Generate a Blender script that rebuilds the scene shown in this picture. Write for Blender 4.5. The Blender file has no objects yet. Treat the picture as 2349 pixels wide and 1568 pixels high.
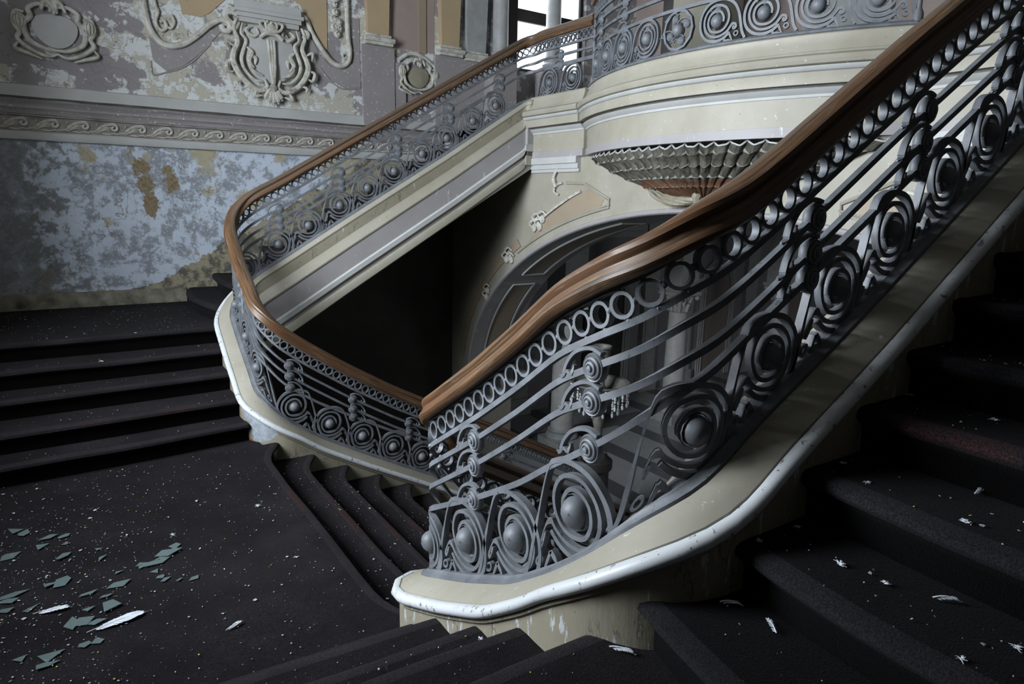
import bpy, bmesh, math, random
import numpy as np
from mathutils import Matrix, Vector
random.seed(7)
rng = np.random.default_rng(7)
PI = math.pi
SC = bpy.context.scene
COL = SC.collection

# ------------------------------------------------------------------ camera, world, lights, exposure
cam = bpy.data.objects.new('camera', bpy.data.cameras.new('camera'))
COL.objects.link(cam)
_y, _p, _r = math.radians(55.68), math.radians(11.98), math.radians(-1.298)
_f = np.array([math.cos(_y)*math.cos(_p), math.sin(_y)*math.cos(_p), -math.sin(_p)])
_rt = np.array([math.sin(_y), -math.cos(_y), 0.0])
_dn = np.cross(_f, _rt)
_r2 = _rt*math.cos(_r)+_dn*math.sin(_r)
_d2 = -_rt*math.sin(_r)+_dn*math.cos(_r)
cam.matrix_world = Matrix(((_r2[0], -_d2[0], -_f[0], 0.0), (_r2[1], -_d2[1], -_f[1], -4.36), (_r2[2], -_d2[2], -_f[2], 2.2), (0, 0, 0, 1)))
cam.data.sensor_width = 36.0
cam.data.lens = 1522.0/2349.0*36.0
cam.data.clip_start = 0.05
SC.camera = cam

world = bpy.data.worlds.new('world')
SC.world = world
world.use_nodes = True
world.node_tree.nodes['Background'].inputs[0].default_value = (0.75, 0.86, 1.0, 1)
world.node_tree.nodes['Background'].inputs[1].default_value = 0.03
SC.view_settings.view_transform = 'Standard'
SC.view_settings.look = 'None'
SC.view_settings.gamma = 1.0
SC.view_settings.use_curve_mapping = False
SC.view_settings.exposure = 0.0


def area(name, loc, target, sx, sy, power, col):
    l = bpy.data.lights.new(name, 'AREA')
    l.shape = 'RECTANGLE'
    l.size, l.size_y = sx, sy
    l.energy = power
    l.color = col
    o = bpy.data.objects.new(name, l)
    COL.objects.link(o)
    o.location = loc
    d = Vector(target)-Vector(loc)
    o.rotation_euler = d.to_track_quat('-Z', 'Y').to_euler()
    return o


# daylight through the tall landing window (left wall) and the mezzanine window; the hall lamp is an added unseen fill
area('window_daylight', (-2.85, 0.0, 3.6), (3.0, 0.0, 3.1), 2.9, 3.3, 1300, (0.86, 0.93, 1.0))
area('mezzanine_daylight', (7.1, 4.75, 5.2), (6.6, 0.0, 4.2), 1.3, 1.6, 30, (0.9, 0.95, 1.0))
area('hall_fill', (12.5, -4.5, 1.6), (10.0, 5.0, -0.6), 3.0, 2.4, 45, (0.9, 0.95, 1.0))

R = 0.17          # riser
YB = 2.98         # upper flight balustrade line


# ------------------------------------------------------------------ materials
def new_mat(name, base=(0.5, 0.5, 0.5), rough=0.6, metal=0.0):
    m = bpy.data.materials.new(name)
    m.use_nodes = True
    nt = m.node_tree
    b = nt.nodes['Principled BSDF']
    b.inputs['Base Color'].default_value = (*base, 1)
    b.inputs['Roughness'].default_value = rough
    b.inputs['Metallic'].default_value = metal
    return m, nt, b


class NT:
    """small helper that writes shader nodes"""
    def __init__(s, nt, coord='Object'):
        s.nt = nt
        s.co = nt.nodes.new('ShaderNodeTexCoord').outputs[coord]

    def n(s, t, **kw):
        x = s.nt.nodes.new(t)
        for k, v in kw.items():
            setattr(x, k, v)
        return x

    def l(s, a, b):
        s.nt.links.new(a, b)

    def mapped(s, scale=(1, 1, 1), loc=(0, 0, 0), rot=(0, 0, 0)):
        m = s.n('ShaderNodeMapping')
        m.inputs['Scale'].default_value = scale
        m.inputs['Location'].default_value = loc
        m.inputs['Rotation'].default_value = rot
        s.l(s.co, m.inputs[0])
        return m.outputs[0]

    def noise(s, scale, detail=8, rough=0.6, vec=None, dist=0.0):
        x = s.n('ShaderNodeTexNoise')
        x.inputs['Scale'].default_value = scale
        x.inputs['Detail'].default_value = detail
        x.inputs['Roughness'].default_value = rough
        x.inputs['Distortion'].default_value = dist
        s.l(vec if vec is not None else s.co, x.inputs['Vector'])
        return x.outputs[0]

    def ramp(s, fac, a, b, ca=(0, 0, 0), cb=(1, 1, 1)):
        x = s.n('ShaderNodeValToRGB')
        x.color_ramp.elements[0].position = a
        x.color_ramp.elements[1].position = b
        x.color_ramp.elements[0].color = (*ca, 1)
        x.color_ramp.elements[1].color = (*cb, 1)
        s.l(fac, x.inputs[0])
        return x.outputs[0]

    def mix(s, fac, a, b):
        x = s.n('ShaderNodeMix', data_type='RGBA')
        for v, i in ((fac, 0), (a, 6), (b, 7)):
            if isinstance(v, (tuple, list)):
                x.inputs[i].default_value = (*v, 1)
            elif isinstance(v, (int, float)):
                x.inputs[i].default_value = v
            else:
                s.l(v, x.inputs[i])
        return x.outputs[2]

    def math(s, op, a, b=0.0, c=0.0):
        x = s.n('ShaderNodeMath', operation=op)
        for v, i in ((a, 0), (b, 1), (c, 2)):
            if isinstance(v, (int, float)):
                x.inputs[i].default_value = v
            else:
                s.l(v, x.inputs[i])
        return x.outputs[0]

    def bump(s, h, strength, dist, bsdf):
        x = s.n('ShaderNodeBump')
        x.inputs['Strength'].default_value = strength
        x.inputs['Distance'].default_value = dist
        s.l(h, x.inputs['Height'])
        s.l(x.outputs[0], bsdf.inputs['Normal'])

    def sep(s):
        x = s.n('ShaderNodeSeparateXYZ')
        s.l(s.co, x.inputs[0])
        return x.outputs

    def vor(s, scale, feature='DISTANCE_TO_EDGE', vec=None):
        x = s.n('ShaderNodeTexVoronoi', feature=feature)
        x.inputs['Scale'].default_value = scale
        s.l(vec if vec is not None else s.co, x.inputs['Vector'])
        return x.outputs[0]


def mat_iron():
    m, nt, b = new_mat('grey_painted_iron', (0.14, 0.155, 0.175), 0.55)
    t = NT(nt)
    c = t.mix(t.ramp(t.noise(9, 6), 0.35, 0.7), (0.082, 0.088, 0.099), (0.148, 0.160, 0.178))
    c = t.mix(t.ramp(t.noise(60, 4), 0.62, 0.72), c, (0.03, 0.03, 0.032))
    b.inputs['Specular IOR Level'].default_value = 0.6
    t.l(c, b.inputs['Base Color'])
    t.bump(t.noise(90, 5), 0.25, 0.002, b)
    return m


def mat_wood():
    m, nt, b = new_mat('worn_handrail_wood', (0.2, 0.09, 0.035), 0.45)
    t = NT(nt, 'UV')
    grain = t.noise(1.0, 8, 0.65, t.mapped((3.0, 90, 1)))
    broad = t.noise(1.0, 4, 0.5, t.mapped((1.3, 9, 1)))
    c = t.mix(t.ramp(grain, 0.38, 0.64), (0.026, 0.014, 0.007), (0.155, 0.083, 0.039))
    c = t.mix(t.ramp(broad, 0.45, 0.62), c, (0.095, 0.043, 0.018))
    c = t.mix(t.ramp(t.noise(1.0, 8, 0.7, t.mapped((5, 60, 1), (3, 0, 0))), 0.55, 0.72), c, (0.20, 0.15, 0.10))
    # greyed, dusty upper surface: UV.y runs round the moulding
    y = t.sep()[1]
    top = t.math('LESS_THAN', t.math('ABSOLUTE', t.math('SUBTRACT', y, 0.21)), 0.055)
    top = t.math('MULTIPLY', top, t.ramp(t.noise(1.0, 6, 0.6, t.mapped((4, 40, 1), (9, 0, 0))), 0.25, 0.6))
    c = t.mix(t.math('MULTIPLY', top, 0.75), c, (0.10, 0.082, 0.066))
    t.l(c, b.inputs['Base Color'])
    t.bump(grain, 0.35, 0.003, b)
    return m


def mat_plaster(name, base, dirty, chip, chip_amt=0.66, rough=0.55, streak=False, bump=0.3, crack=0.0):
    m, nt, b = new_mat(name, base, rough)
    t = NT(nt)
    c = t.mix(t.ramp(t.noise(2.2, 8, 0.62), 0.35, 0.72), base, dirty)
    vec = t.mapped((22, 22, 4.5)) if streak else t.mapped((24, 24, 24))
    nz = t.noise(1.0, 8, 0.7, vec)
    c = t.mix(t.ramp(nz, chip_amt, chip_amt+0.02), c, chip)
    c = t.mix(t.ramp(t.noise(38, 4), 0.7, 0.74), c, tuple(x*0.45 for x in dirty))
    if crack:
        v = t.noise(1.0, 5, 0.6, t.mapped((7, 7, 2.2), (3, 1, 2)))
        k = t.math('MULTIPLY', t.math('LESS_THAN', t.math('ABSOLUTE', t.math('SUBTRACT', v, 0.5)), 0.008), t.ramp(t.noise(3, 3), 0.47, 0.55))
        c = t.mix(t.math('MULTIPLY', k, crack), c, tuple(x*0.4 for x in base))
    t.l(c, b.inputs['Base Color'])
    t.bump(nz, bump, 0.004, b)
    return m


def mat_string(name, patches, chip_amt):
    m = mat_plaster(name, (0.265, 0.243, 0.185), (0.20, 0.18, 0.13), (0.44, 0.46, 0.48), chip_amt, 0.6, True, 0.5, 0.8)
    nt = m.node_tree
    b = nt.nodes['Principled BSDF']
    t = NT(nt)
    src = b.inputs['Base Color'].links[0].from_socket
    x, y, z = t.sep()
    for (px, py, pz, r, col) in patches:
        d = t.math('ADD', t.math('POWER', t.math('SUBTRACT', x, px), 2.0), t.math('ADD', t.math('POWER', t.math('SUBTRACT', y, py), 2.0), t.math('MULTIPLY', t.math('POWER', t.math('SUBTRACT', z, pz), 2.0), 2.0)))
        d = t.math('SUBTRACT', t.math('SQRT', d), t.math('MULTIPLY', t.math('SUBTRACT', t.noise(11, 8, 0.7), 0.5), r*1.6))
        src = t.mix(t.math('LESS_THAN', d, r), src, t.mix(t.ramp(t.noise(20, 6, 0.7), 0.4, 0.6), col, tuple(q*0.7 for q in col)))
    nt.links.new(src, b.inputs['Base Color'])
    return m


def mat_wall():
    m, nt, b = new_mat('peeling_wall_paint', (0.5, 0.5, 0.5), 0.75)
    t = NT(nt)
    x, y, z = t.sep()
    n1 = t.noise(3.2, 12, 0.66)
    n2 = t.noise(7.5, 10, 0.7, t.mapped((1, 1, 1), (5, 2, 1)))
    n3 = t.noise(1.3, 8, 0.6, t.mapped((1, 1, 1), (11, 7, 3)))
    n4 = t.noise(26, 8, 0.7, t.mapped((1, 1, 1), (2, 8, 3)))
    # dado: pale blue-white distemper worn to grey plaster and ochre
    low = t.mix(t.ramp(n2, 0.47, 0.56), (0.50, 0.565, 0.66), (0.235, 0.255, 0.285))
    low = t.mix(t.ramp(n4, 0.55, 0.58), low, (0.47, 0.53, 0.63))
    low = t.mix(t.ramp(n3, 0.57, 0.60), low, (0.37, 0.335, 0.24))
    low = t.mix(t.ramp(t.noise(5, 9, 0.7, t.mapped((1, 1, 1), (31, 7, 9))), 0.63, 0.65), low, (0.33, 0.30, 0.24))
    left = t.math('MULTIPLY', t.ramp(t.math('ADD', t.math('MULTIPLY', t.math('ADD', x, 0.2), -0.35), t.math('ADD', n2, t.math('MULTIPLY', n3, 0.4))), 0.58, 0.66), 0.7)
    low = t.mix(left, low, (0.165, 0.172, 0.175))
    pat = t.math('LESS_THAN', t.math('ADD', z, t.math('MULTIPLY', n1, 0.45)), t.math('ADD', 1.25, t.math('MULTIPLY', t.math('MAXIMUM', t.math('SUBTRACT', x, 0.85), 0.0), 0.58)))
    low = t.mix(pat, low, t.mix(t.ramp(n2, 0.45, 0.55), (0.30, 0.27, 0.19), (0.10, 0.095, 0.075)))
    # exposed ochre render where the coat has dropped off
    for (hx, hz, rx, rz) in ((0.915, 2.50, 0.10, 0.11), (0.945, 2.30, 0.10, 0.12), (0.985, 2.06, 0.085, 0.17), (1.235, 2.33, 0.085, 0.13), (1.20, 2.47, 0.06, 0.07)):
        dx = t.math('DIVIDE', t.math('SUBTRACT', x, hx), rx)
        dz = t.math('DIVIDE', t.math('SUBTRACT', z, hz), rz)
        d = t.math('ADD', t.math('POWER', t.math('ABSOLUTE', dx), 2.0), t.math('POWER', t.math('ABSOLUTE', dz), 2.0))
        d = t.math('ADD', d, t.math('MULTIPLY', t.math('SUBTRACT', t.noise(13, 8, 0.75), 0.5), 5.5))
        low = t.mix(t.math('LESS_THAN', d, 0.9), low, t.mix(t.ramp(n4, 0.4, 0.6), (0.27, 0.21, 0.12), (0.15, 0.12, 0.07)))
    # upper wall: mauve-grey paint over old white coats
    up = t.mix(t.ramp(n1, 0.54, 0.56), (0.245, 0.225, 0.235), (0.55, 0.57, 0.58))
    bias = t.math('MULTIPLY', t.math('LESS_THAN', t.math('ABSOLUTE', t.math('SUBTRACT', t.math('ADD', x, t.math('MULTIPLY', n3, 0.8)), 2.75)), 1.25), 0.12)
    bias = t.math('ADD', bias, t.math('MULTIPLY', t.math('LESS_THAN', z, 3.52), 0.05))
    bare = t.ramp(t.math('ADD', n3, bias), 0.55, 0.57)
    up = t.mix(bare, up, t.mix(t.ramp(n2, 0.45, 0.52), (0.56, 0.59, 0.60), (0.42, 0.40, 0.335)))
    up = t.mix(t.ramp(n4, 0.66, 0.68), up, (0.62, 0.64, 0.64))
    c = t.mix(t.math('GREATER_THAN', z, 2.95), low, up)
    # hairline cracks
    v = t.noise(1.0, 6, 0.55, t.mapped((1.5, 1.5, 1.1), (4.3, 0, 1.2)))
    ck = t.math('MULTIPLY', t.math('LESS_THAN', t.math('ABSOLUTE', t.math('SUBTRACT', v, 0.5)), 0.0035), t.ramp(n3, 0.46, 0.5))
    c = t.mix(t.math('MULTIPLY', ck, 0.7), c, (0.16, 0.145, 0.12))
    t.l(c, b.inputs['Base Color'])
    h = t.math('ADD', t.ramp(n2, 0.50, 0.53), t.math('MULTIPLY', n4, 0.8))
    t.bump(h, 0.45, 0.008, b)
    return m


def mat_relief():
    m, nt, b = new_mat('flaking_plaster_relief', (0.5, 0.5, 0.46), 0.7)
    t = NT(nt)
    c = t.mix(t.ramp(t.noise(11, 8, 0.65), 0.42, 0.6), (0.52, 0.52, 0.48), (0.36, 0.34, 0.285))
    c = t.mix(t.ramp(t.noise(5, 8, 0.65, t.mapped((1, 1, 1), (4, 1, 2))), 0.6, 0.64), c, (0.24, 0.215, 0.21))
    t.l(c, b.inputs['Base Color'])
    t.bump(t.noise(45, 6), 0.35, 0.004, b)
    return m


def mat_carpet(name, a, c2, worn, w0=0.5):
    m, nt, b = new_mat(name, a, 0.95)
    t = NT(nt)
    big = t.noise(2.6, 8, 0.62)
    fine = t.noise(160, 3, 0.7)
    c = t.mix(t.ramp(big, 0.38, 0.68), a, c2)
    c = t.mix(t.ramp(t.noise(1.1, 6, 0.6, t.mapped((1, 1, 1), (3, 4, 5))), w0, 0.75 if w0 == 0.5 else w0+0.06), c, worn)
    c = t.mix(t.ramp(fine, 0.35, 0.75), tuple(x*0.35 for x in a), c)
    t.l(c, b.inputs['Base Color'])
    b.inputs['Specular IOR Level'].default_value = 0.05
    b.inputs['Sheen Weight'].default_value = 0.02
    b.inputs['Sheen Roughness'].default_value = 0.5
    t.bump(fine, 0.8, 0.006, b)
    return m


def mat_marble():
    m, nt, b = new_mat('striped_marble_floor', (0.4, 0.4, 0.4), 0.3)
    t = NT(nt)
    x, y, z = t.sep()
    s = t.math('FRACT', t.math('MULTIPLY', t.math('ADD', x, 0.2), 0.9))
    st = t.math('LESS_THAN', s, 0.32)
    n = t.noise(3, 8, 0.65, dist=1.2)
    c = t.mix(st, t.mix(n, (0.40, 0.41, 0.42), (0.26, 0.27, 0.28)), t.mix(n, (0.14, 0.145, 0.155), (0.08, 0.085, 0.095)))
    s2 = t.math('LESS_THAN', t.math('ABSOLUTE', t.math('SUBTRACT', y, 4.9)), 0.22)
    c = t.mix(s2, c, (0.13, 0.135, 0.14))
    t.l(c, b.inputs['Base Color'])
    return m


def mat_shell():
    m, nt, b = new_mat('stained_shell_plaster', (0.3, 0.3, 0.25), 0.6)
    t = NT(nt, 'UV')
    u, v, w = t.sep()
    n = t.noise(1.0, 8, 0.7, t.mapped((60, 8, 1)))
    n2 = t.noise(1.0, 6, 0.6, t.mapped((7, 4, 1), (3, 3, 3)))
    c = t.mix(t.ramp(n, 0.38, 0.62), (0.018, 0.017, 0.013), (0.095, 0.088, 0.067))
    vv = t.math('ADD', v, t.math('MULTIPLY', t.math('SUBTRACT', n2, 0.5), 0.3))
    rust = t.math('MULTIPLY', t.math('LESS_THAN', vv, 0.58), t.math('GREATER_THAN', vv, 0.13))
    c = t.mix(t.math('MULTIPLY', rust, 0.8), c, t.mix(n, (0.03, 0.011, 0.004), (0.13, 0.047, 0.015)))
    for g in (0.455, 0.625, 0.785, 0.925):
        gl = t.math('LESS_THAN', t.math('ABSOLUTE', t.math('SUBTRACT', t.math('ADD', v, t.math('MULTIPLY', t.math('SUBTRACT', n, 0.5), 0.03)), g)), 0.011)
        c = t.mix(t.math('MULTIPLY', gl, 0.7), c, (0.30, 0.30, 0.27))
    t.l(c, b.inputs['Base Color'])
    t.bump(n, 0.3, 0.004, b)
    return m


def mat_simple(name, a, c2, rough=0.6, scale=6, bump=0.15):
    m, nt, b = new_mat(name, a, rough)
    t = NT(nt)
    n = t.noise(scale, 8, 0.62)
    t.l(t.mix(t.ramp(n, 0.35, 0.68), a, c2), b.inputs['Base Color'])
    if bump:
        t.bump(t.noise(scale*6, 5), bump, 0.004, b)
    return m


IRON = mat_iron()
WOOD = mat_wood()
CREAM = mat_plaster('cream_paint', (0.31, 0.295, 0.247), (0.25, 0.23, 0.178), (0.50, 0.50, 0.48), 0.645)
OLIVE = mat_plaster('drab_cream_paint', (0.265, 0.243, 0.185), (0.20, 0.18, 0.13), (0.48, 0.49, 0.50), 0.64, streak=True, crack=0.8)
FARFACE = mat_string('far_string_paint', [(1.30, 1.55, 0.12, 0.20, (0.33, 0.37, 0.41)), (1.25, 1.75, 0.28, 0.14, (0.33, 0.37, 0.41)), (1.23, 1.76, 0.0, 0.07, (0.30, 0.10, 0.065)), (1.23, 1.98, 0.20, 0.05, (0.32, 0.16, 0.13))], 0.63)
NEARFACE = mat_string('near_string_paint', [(1.22, -1.86, 0.17, 0.075, (0.36, 0.135, 0.085)), (1.22, -2.10, 0.30, 0.06, (0.38, 0.15, 0.10)), (1.22, -1.66, 0.02, 0.06, (0.36, 0.16, 0.11))], 0.585)
BEAD = mat_plaster('white_enamel_paint', (0.56, 0.585, 0.61), (0.48, 0.50, 0.515), (0.13, 0.135, 0.14), 0.60, 0.4)
LILAC = mat_plaster('grey_lilac_paint', (0.30, 0.285, 0.29), (0.255, 0.243, 0.243), (0.50, 0.51, 0.51), 0.63, streak=True)
PALE = mat_plaster('pale_grey_paint', (0.42, 0.43, 0.43), (0.35, 0.35, 0.335), (0.52, 0.53, 0.53), 0.65)
GROOVE = mat_simple('dark_line_tone', (0.055, 0.05, 0.045), (0.10, 0.095, 0.085))  # dark tone for the grooves and the cornice dirt line
TAN = mat_plaster('tan_panel_paint', (0.29, 0.235, 0.17), (0.25, 0.205, 0.15), (0.58, 0.57, 0.54), 0.72)
OCHRE = mat_plaster('ochre_panel_paint', (0.40, 0.305, 0.18), (0.34, 0.27, 0.18), (0.58, 0.57, 0.54), 0.68)
MAUVE = mat_plaster('mauve_grey_paint', (0.27, 0.25, 0.255), (0.23, 0.215, 0.215), (0.52, 0.54, 0.55), 0.61)
PINK = mat_plaster('faded_pink_paint', (0.31, 0.25, 0.225), (0.265, 0.215, 0.2), (0.5, 0.48, 0.45), 0.74)
WALL = mat_wall()
FRIEZEG = mat_simple('shaded_frieze_ground', (0.27, 0.255, 0.235), (0.14, 0.125, 0.12), 0.8, 7)  # ground darkened: shade between the scrolls put into the colour
STAIN = mat_simple('mould_stained_plaster', (0.30, 0.28, 0.225), (0.045, 0.045, 0.032), 0.85, 5, 0.4)
RELIEF = mat_relief()
CARPET = mat_carpet('dusty_carpet_tread', (0.0125, 0.0108, 0.0132), (0.026, 0.0232, 0.0275), (0.044, 0.039, 0.045))
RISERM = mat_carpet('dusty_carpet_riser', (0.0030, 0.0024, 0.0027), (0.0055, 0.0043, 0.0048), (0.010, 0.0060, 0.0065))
NOSE = mat_carpet('worn_carpet_nosing', (0.026, 0.0235, 0.0265), (0.046, 0.042, 0.047), (0.07, 0.030, 0.029), 0.58)
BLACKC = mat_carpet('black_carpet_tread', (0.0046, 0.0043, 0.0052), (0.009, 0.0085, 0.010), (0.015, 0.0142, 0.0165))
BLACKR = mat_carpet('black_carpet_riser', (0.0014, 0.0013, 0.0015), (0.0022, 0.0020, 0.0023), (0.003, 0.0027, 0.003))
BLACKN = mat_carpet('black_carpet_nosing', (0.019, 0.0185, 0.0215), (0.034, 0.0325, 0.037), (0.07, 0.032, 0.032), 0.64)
MARBLE = mat_marble()
SHELL = mat_shell()
STONE = mat_simple('grey_stone', (0.33, 0.34, 0.34), (0.24, 0.25, 0.25), 0.5)
HALLW = mat_simple('hall_wall_paint', (0.30, 0.29, 0.30), (0.24, 0.23, 0.24), 0.7, 2.0)
HALLT = mat_simple('hall_trim_paint', (0.42, 0.42, 0.41), (0.33, 0.32, 0.30), 0.6)
DARKW = mat_simple('dark_varnished_wood', (0.018, 0.016, 0.016), (0.03, 0.026, 0.024), 0.5)
BRONZE = mat_simple('dull_bronze', (0.16, 0.155, 0.14), (0.10, 0.10, 0.09), 0.45)
PLAIN = mat_simple('plain_plaster', (0.34, 0.33, 0.31), (0.25, 0.24, 0.22), 0.8, 1.5)
UNDER = mat_simple('shade_brown', (0.05, 0.045, 0.038), (0.03, 0.027, 0.024), 0.7, 2.0)  # brown darkened for shade under the flight and to cut bounced light
FLAKE = mat_simple('paint_flake', (0.40, 0.43, 0.46), (0.22, 0.225, 0.225), 0.8, 30, 0)
CONF = mat_simple('yellow_confetti', (0.48, 0.38, 0.07), (0.38, 0.30, 0.05), 0.5, 30, 0)
FEATH = mat_simple('white_feather', (0.62, 0.66, 0.72), (0.48, 0.51, 0.56), 0.9, 30, 0)
GLASSM, _nt, _b = new_mat('greenish_window_glass', (0.20, 0.27, 0.27), 0.12)
_b.inputs['Transmission Weight'].default_value = 0.55
_b.inputs['IOR'].default_value = 1.5
CRYST, _nt, _b = new_mat('cut_crystal', (0.75, 0.78, 0.8), 0.1)
_b.inputs['Transmission Weight'].default_value = 0.5
SKYP, _nt, _b = new_mat('overcast_daylight', (0.8, 0.85, 0.9), 0.5)
_b.inputs['Emission Color'].default_value = (0.86, 0.93, 1.0, 1)
_b.inputs['Emission Strength'].default_value = 1.6


# ------------------------------------------------------------------ mesh helpers
class MB:
    def __init__(s):
        s.v, s.f, s.m, s.uv = [], [], [], []

    def add(s, verts, faces, mi=0, uvs=None):
        o = len(s.v)
        s.v.extend([tuple(map(float, p)) for p in verts])
        for i, f in enumerate(faces):
            s.f.append(tuple(a+o for a in f))
            s.m.append(mi if isinstance(mi, int) else mi[i])
            s.uv.append(uvs[i] if uvs else None)

    def box(s, x0, x1, y0, y1, z0, z1, mi=0):
        s.add([(x0, y0, z0), (x1, y0, z0), (x1, y1, z0), (x0, y1, z0), (x0, y0, z1), (x1, y0, z1), (x1, y1, z1), (x0, y1, z1)],
              [(0, 3, 2, 1), (4, 5, 6, 7), (0, 1, 5, 4), (1, 2, 6, 5), (2, 3, 7, 6), (3, 0, 4, 7)], mi)

    def lathe(s, prof, c=(0, 0, 0), n=16, mi=0, axis='z', a0=0.0, a1=2*PI):
        full = abs(a1-a0-2*PI) < 1e-6
        k = n if full else n+1
        vs = []
        for r, h in prof:
            for i in range(k):
                a = a0+(a1-a0)*i/n
                p = (r*math.cos(a), r*math.sin(a), h)
                if axis == 'y':
                    p = (p[0], p[2], p[1])
                elif axis == 'x':
                    p = (p[2], p[0], p[1])
                vs.append((c[0]+p[0], c[1]+p[1], c[2]+p[2]))
        fs = []
        for j in range(len(prof)-1):
            for i in range(n):
                i2 = (i+1) % k
                fs.append((j*k+i, j*k+i2, (j+1)*k+i2, (j+1)*k+i))
        s.add(vs, fs, mi)

    def ball(s, c, r, n=8, mi=0, sc=(1, 1, 1)):
        prof = [(r*math.sin(PI*i/(n//2+2)), -r*math.cos(PI*i/(n//2+2))) for i in range(n//2+3)]
        o = len(s.v)
        s.lathe(prof, (0, 0, 0), n, mi)
        for i in range(o, len(s.v)):
            p = s.v[i]
            s.v[i] = (c[0]+p[0]*sc[0], c[1]+p[1]*sc[1], c[2]+p[2]*sc[2])

    def tube(s, pts, rad, n=6, flat=None, mi=0):
        """round tube along points; flat = (axis vector, factor) squashes the section along that axis"""
        P = np.array(pts, float)
        m = len(P)
        rr = np.full(m, rad) if np.isscalar(rad) else np.array(rad, float)
        T = np.gradient(P, axis=0)
        T /= np.linalg.norm(T, axis=1)[:, None]+1e-9
        ref = np.array(flat[0] if flat else (0.31, 0.9, 0.17), float)
        vs, fs = [], []
        for i in range(m):
            b = ref-T[i]*np.dot(ref, T[i])
            nb = np.linalg.norm(b)
            b = b/nb if nb > 1e-6 else np.array([0, 0, 1.0])
            c = np.cross(T[i], b)
            k = flat[1] if flat else 1.0
            for j in range(n):
                a = 2*PI*j/n
                vs.append(P[i]+rr[i]*(math.cos(a)*b*k+math.sin(a)*c))
        for i in range(m-1):
            for j in range(n):
                fs.append((i*n+j, i*n+(j+1) % n, (i+1)*n+(j+1) % n, (i+1)*n+j))
        fs.append(tuple(range(n))[::-1])
        fs.append(tuple((m-1)*n+j for j in range(n)))
        s.add(vs, fs, mi)

    def build(s, name, mats, parent=None, smooth=True, kind=None):
        me = bpy.data.meshes.new(name)
        me.from_pydata(s.v, [], s.f)
        mats = mats if isinstance(mats, (list, tuple)) else [mats]
        for m in mats:
            me.materials.append(m)
        me.polygons.foreach_set('material_index', s.m)
        if any(u is not None for u in s.uv):
            lay = me.uv_layers.new(name='UVMap')
            flat = []
            for f, u in zip(s.f, s.uv):
                for q in (u if u else [(0, 0)]*len(f)):
                    flat.extend(q)
            lay.data.foreach_set('uv', flat)
        me.update()
        bm = bmesh.new()
        bm.from_mesh(me)
        bmesh.ops.recalc_face_normals(bm, faces=bm.faces)
        bm.to_mesh(me)
        bm.free()
        if smooth:
            me.shade_smooth()
            try:
                me.set_sharp_from_angle(angle=math.radians(38))
            except Exception:
                pass
        return link(name, me, parent, kind)


def link(name, me, parent=None, kind=None):
    o = bpy.data.objects.new(name, me)
    COL.objects.link(o)
    if parent is not None:
        o.parent = parent
        w = Vector((0, 0, 0))
        q = parent
        while q is not None:
            w += q.location
            q = q.parent
        o.location = -w
    if kind:
        o['kind'] = kind
    return o


def empty(name, loc):
    o = bpy.data.objects.new(name, None)
    o.empty_display_size = 0.1
    o.location = loc
    COL.objects.link(o)
    return o


def tag(o, label, cat, group=None):
    o['label'] = label
    o['category'] = cat
    if group:
        o['group'] = group
    return o


def structure(o, label=None):
    o['kind'] = 'structure'
    if label:
        o['label'] = label
    return o


def spline(pts, per=6, closed=False):
    P = [np.array(p, float) for p in pts]
    n = len(P)
    out = []
    segs = n if closed else n-1
    for i in range(segs):
        if closed:
            a, b, c, d = P[(i-1) % n], P[i], P[(i+1) % n], P[(i+2) % n]
        else:
            a, b, c, d = P[max(i-1, 0)], P[i], P[i+1], P[min(i+2, n-1)]
        for k in range(per):
            t = k/per
            out.append(0.5*((2*b)+(-a+c)*t+(2*a-5*b+4*c-d)*t*t+(-a+3*b-3*c+d)*t**3))
    out.append(P[0] if closed else P[-1])
    return np.array(out)


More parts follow.
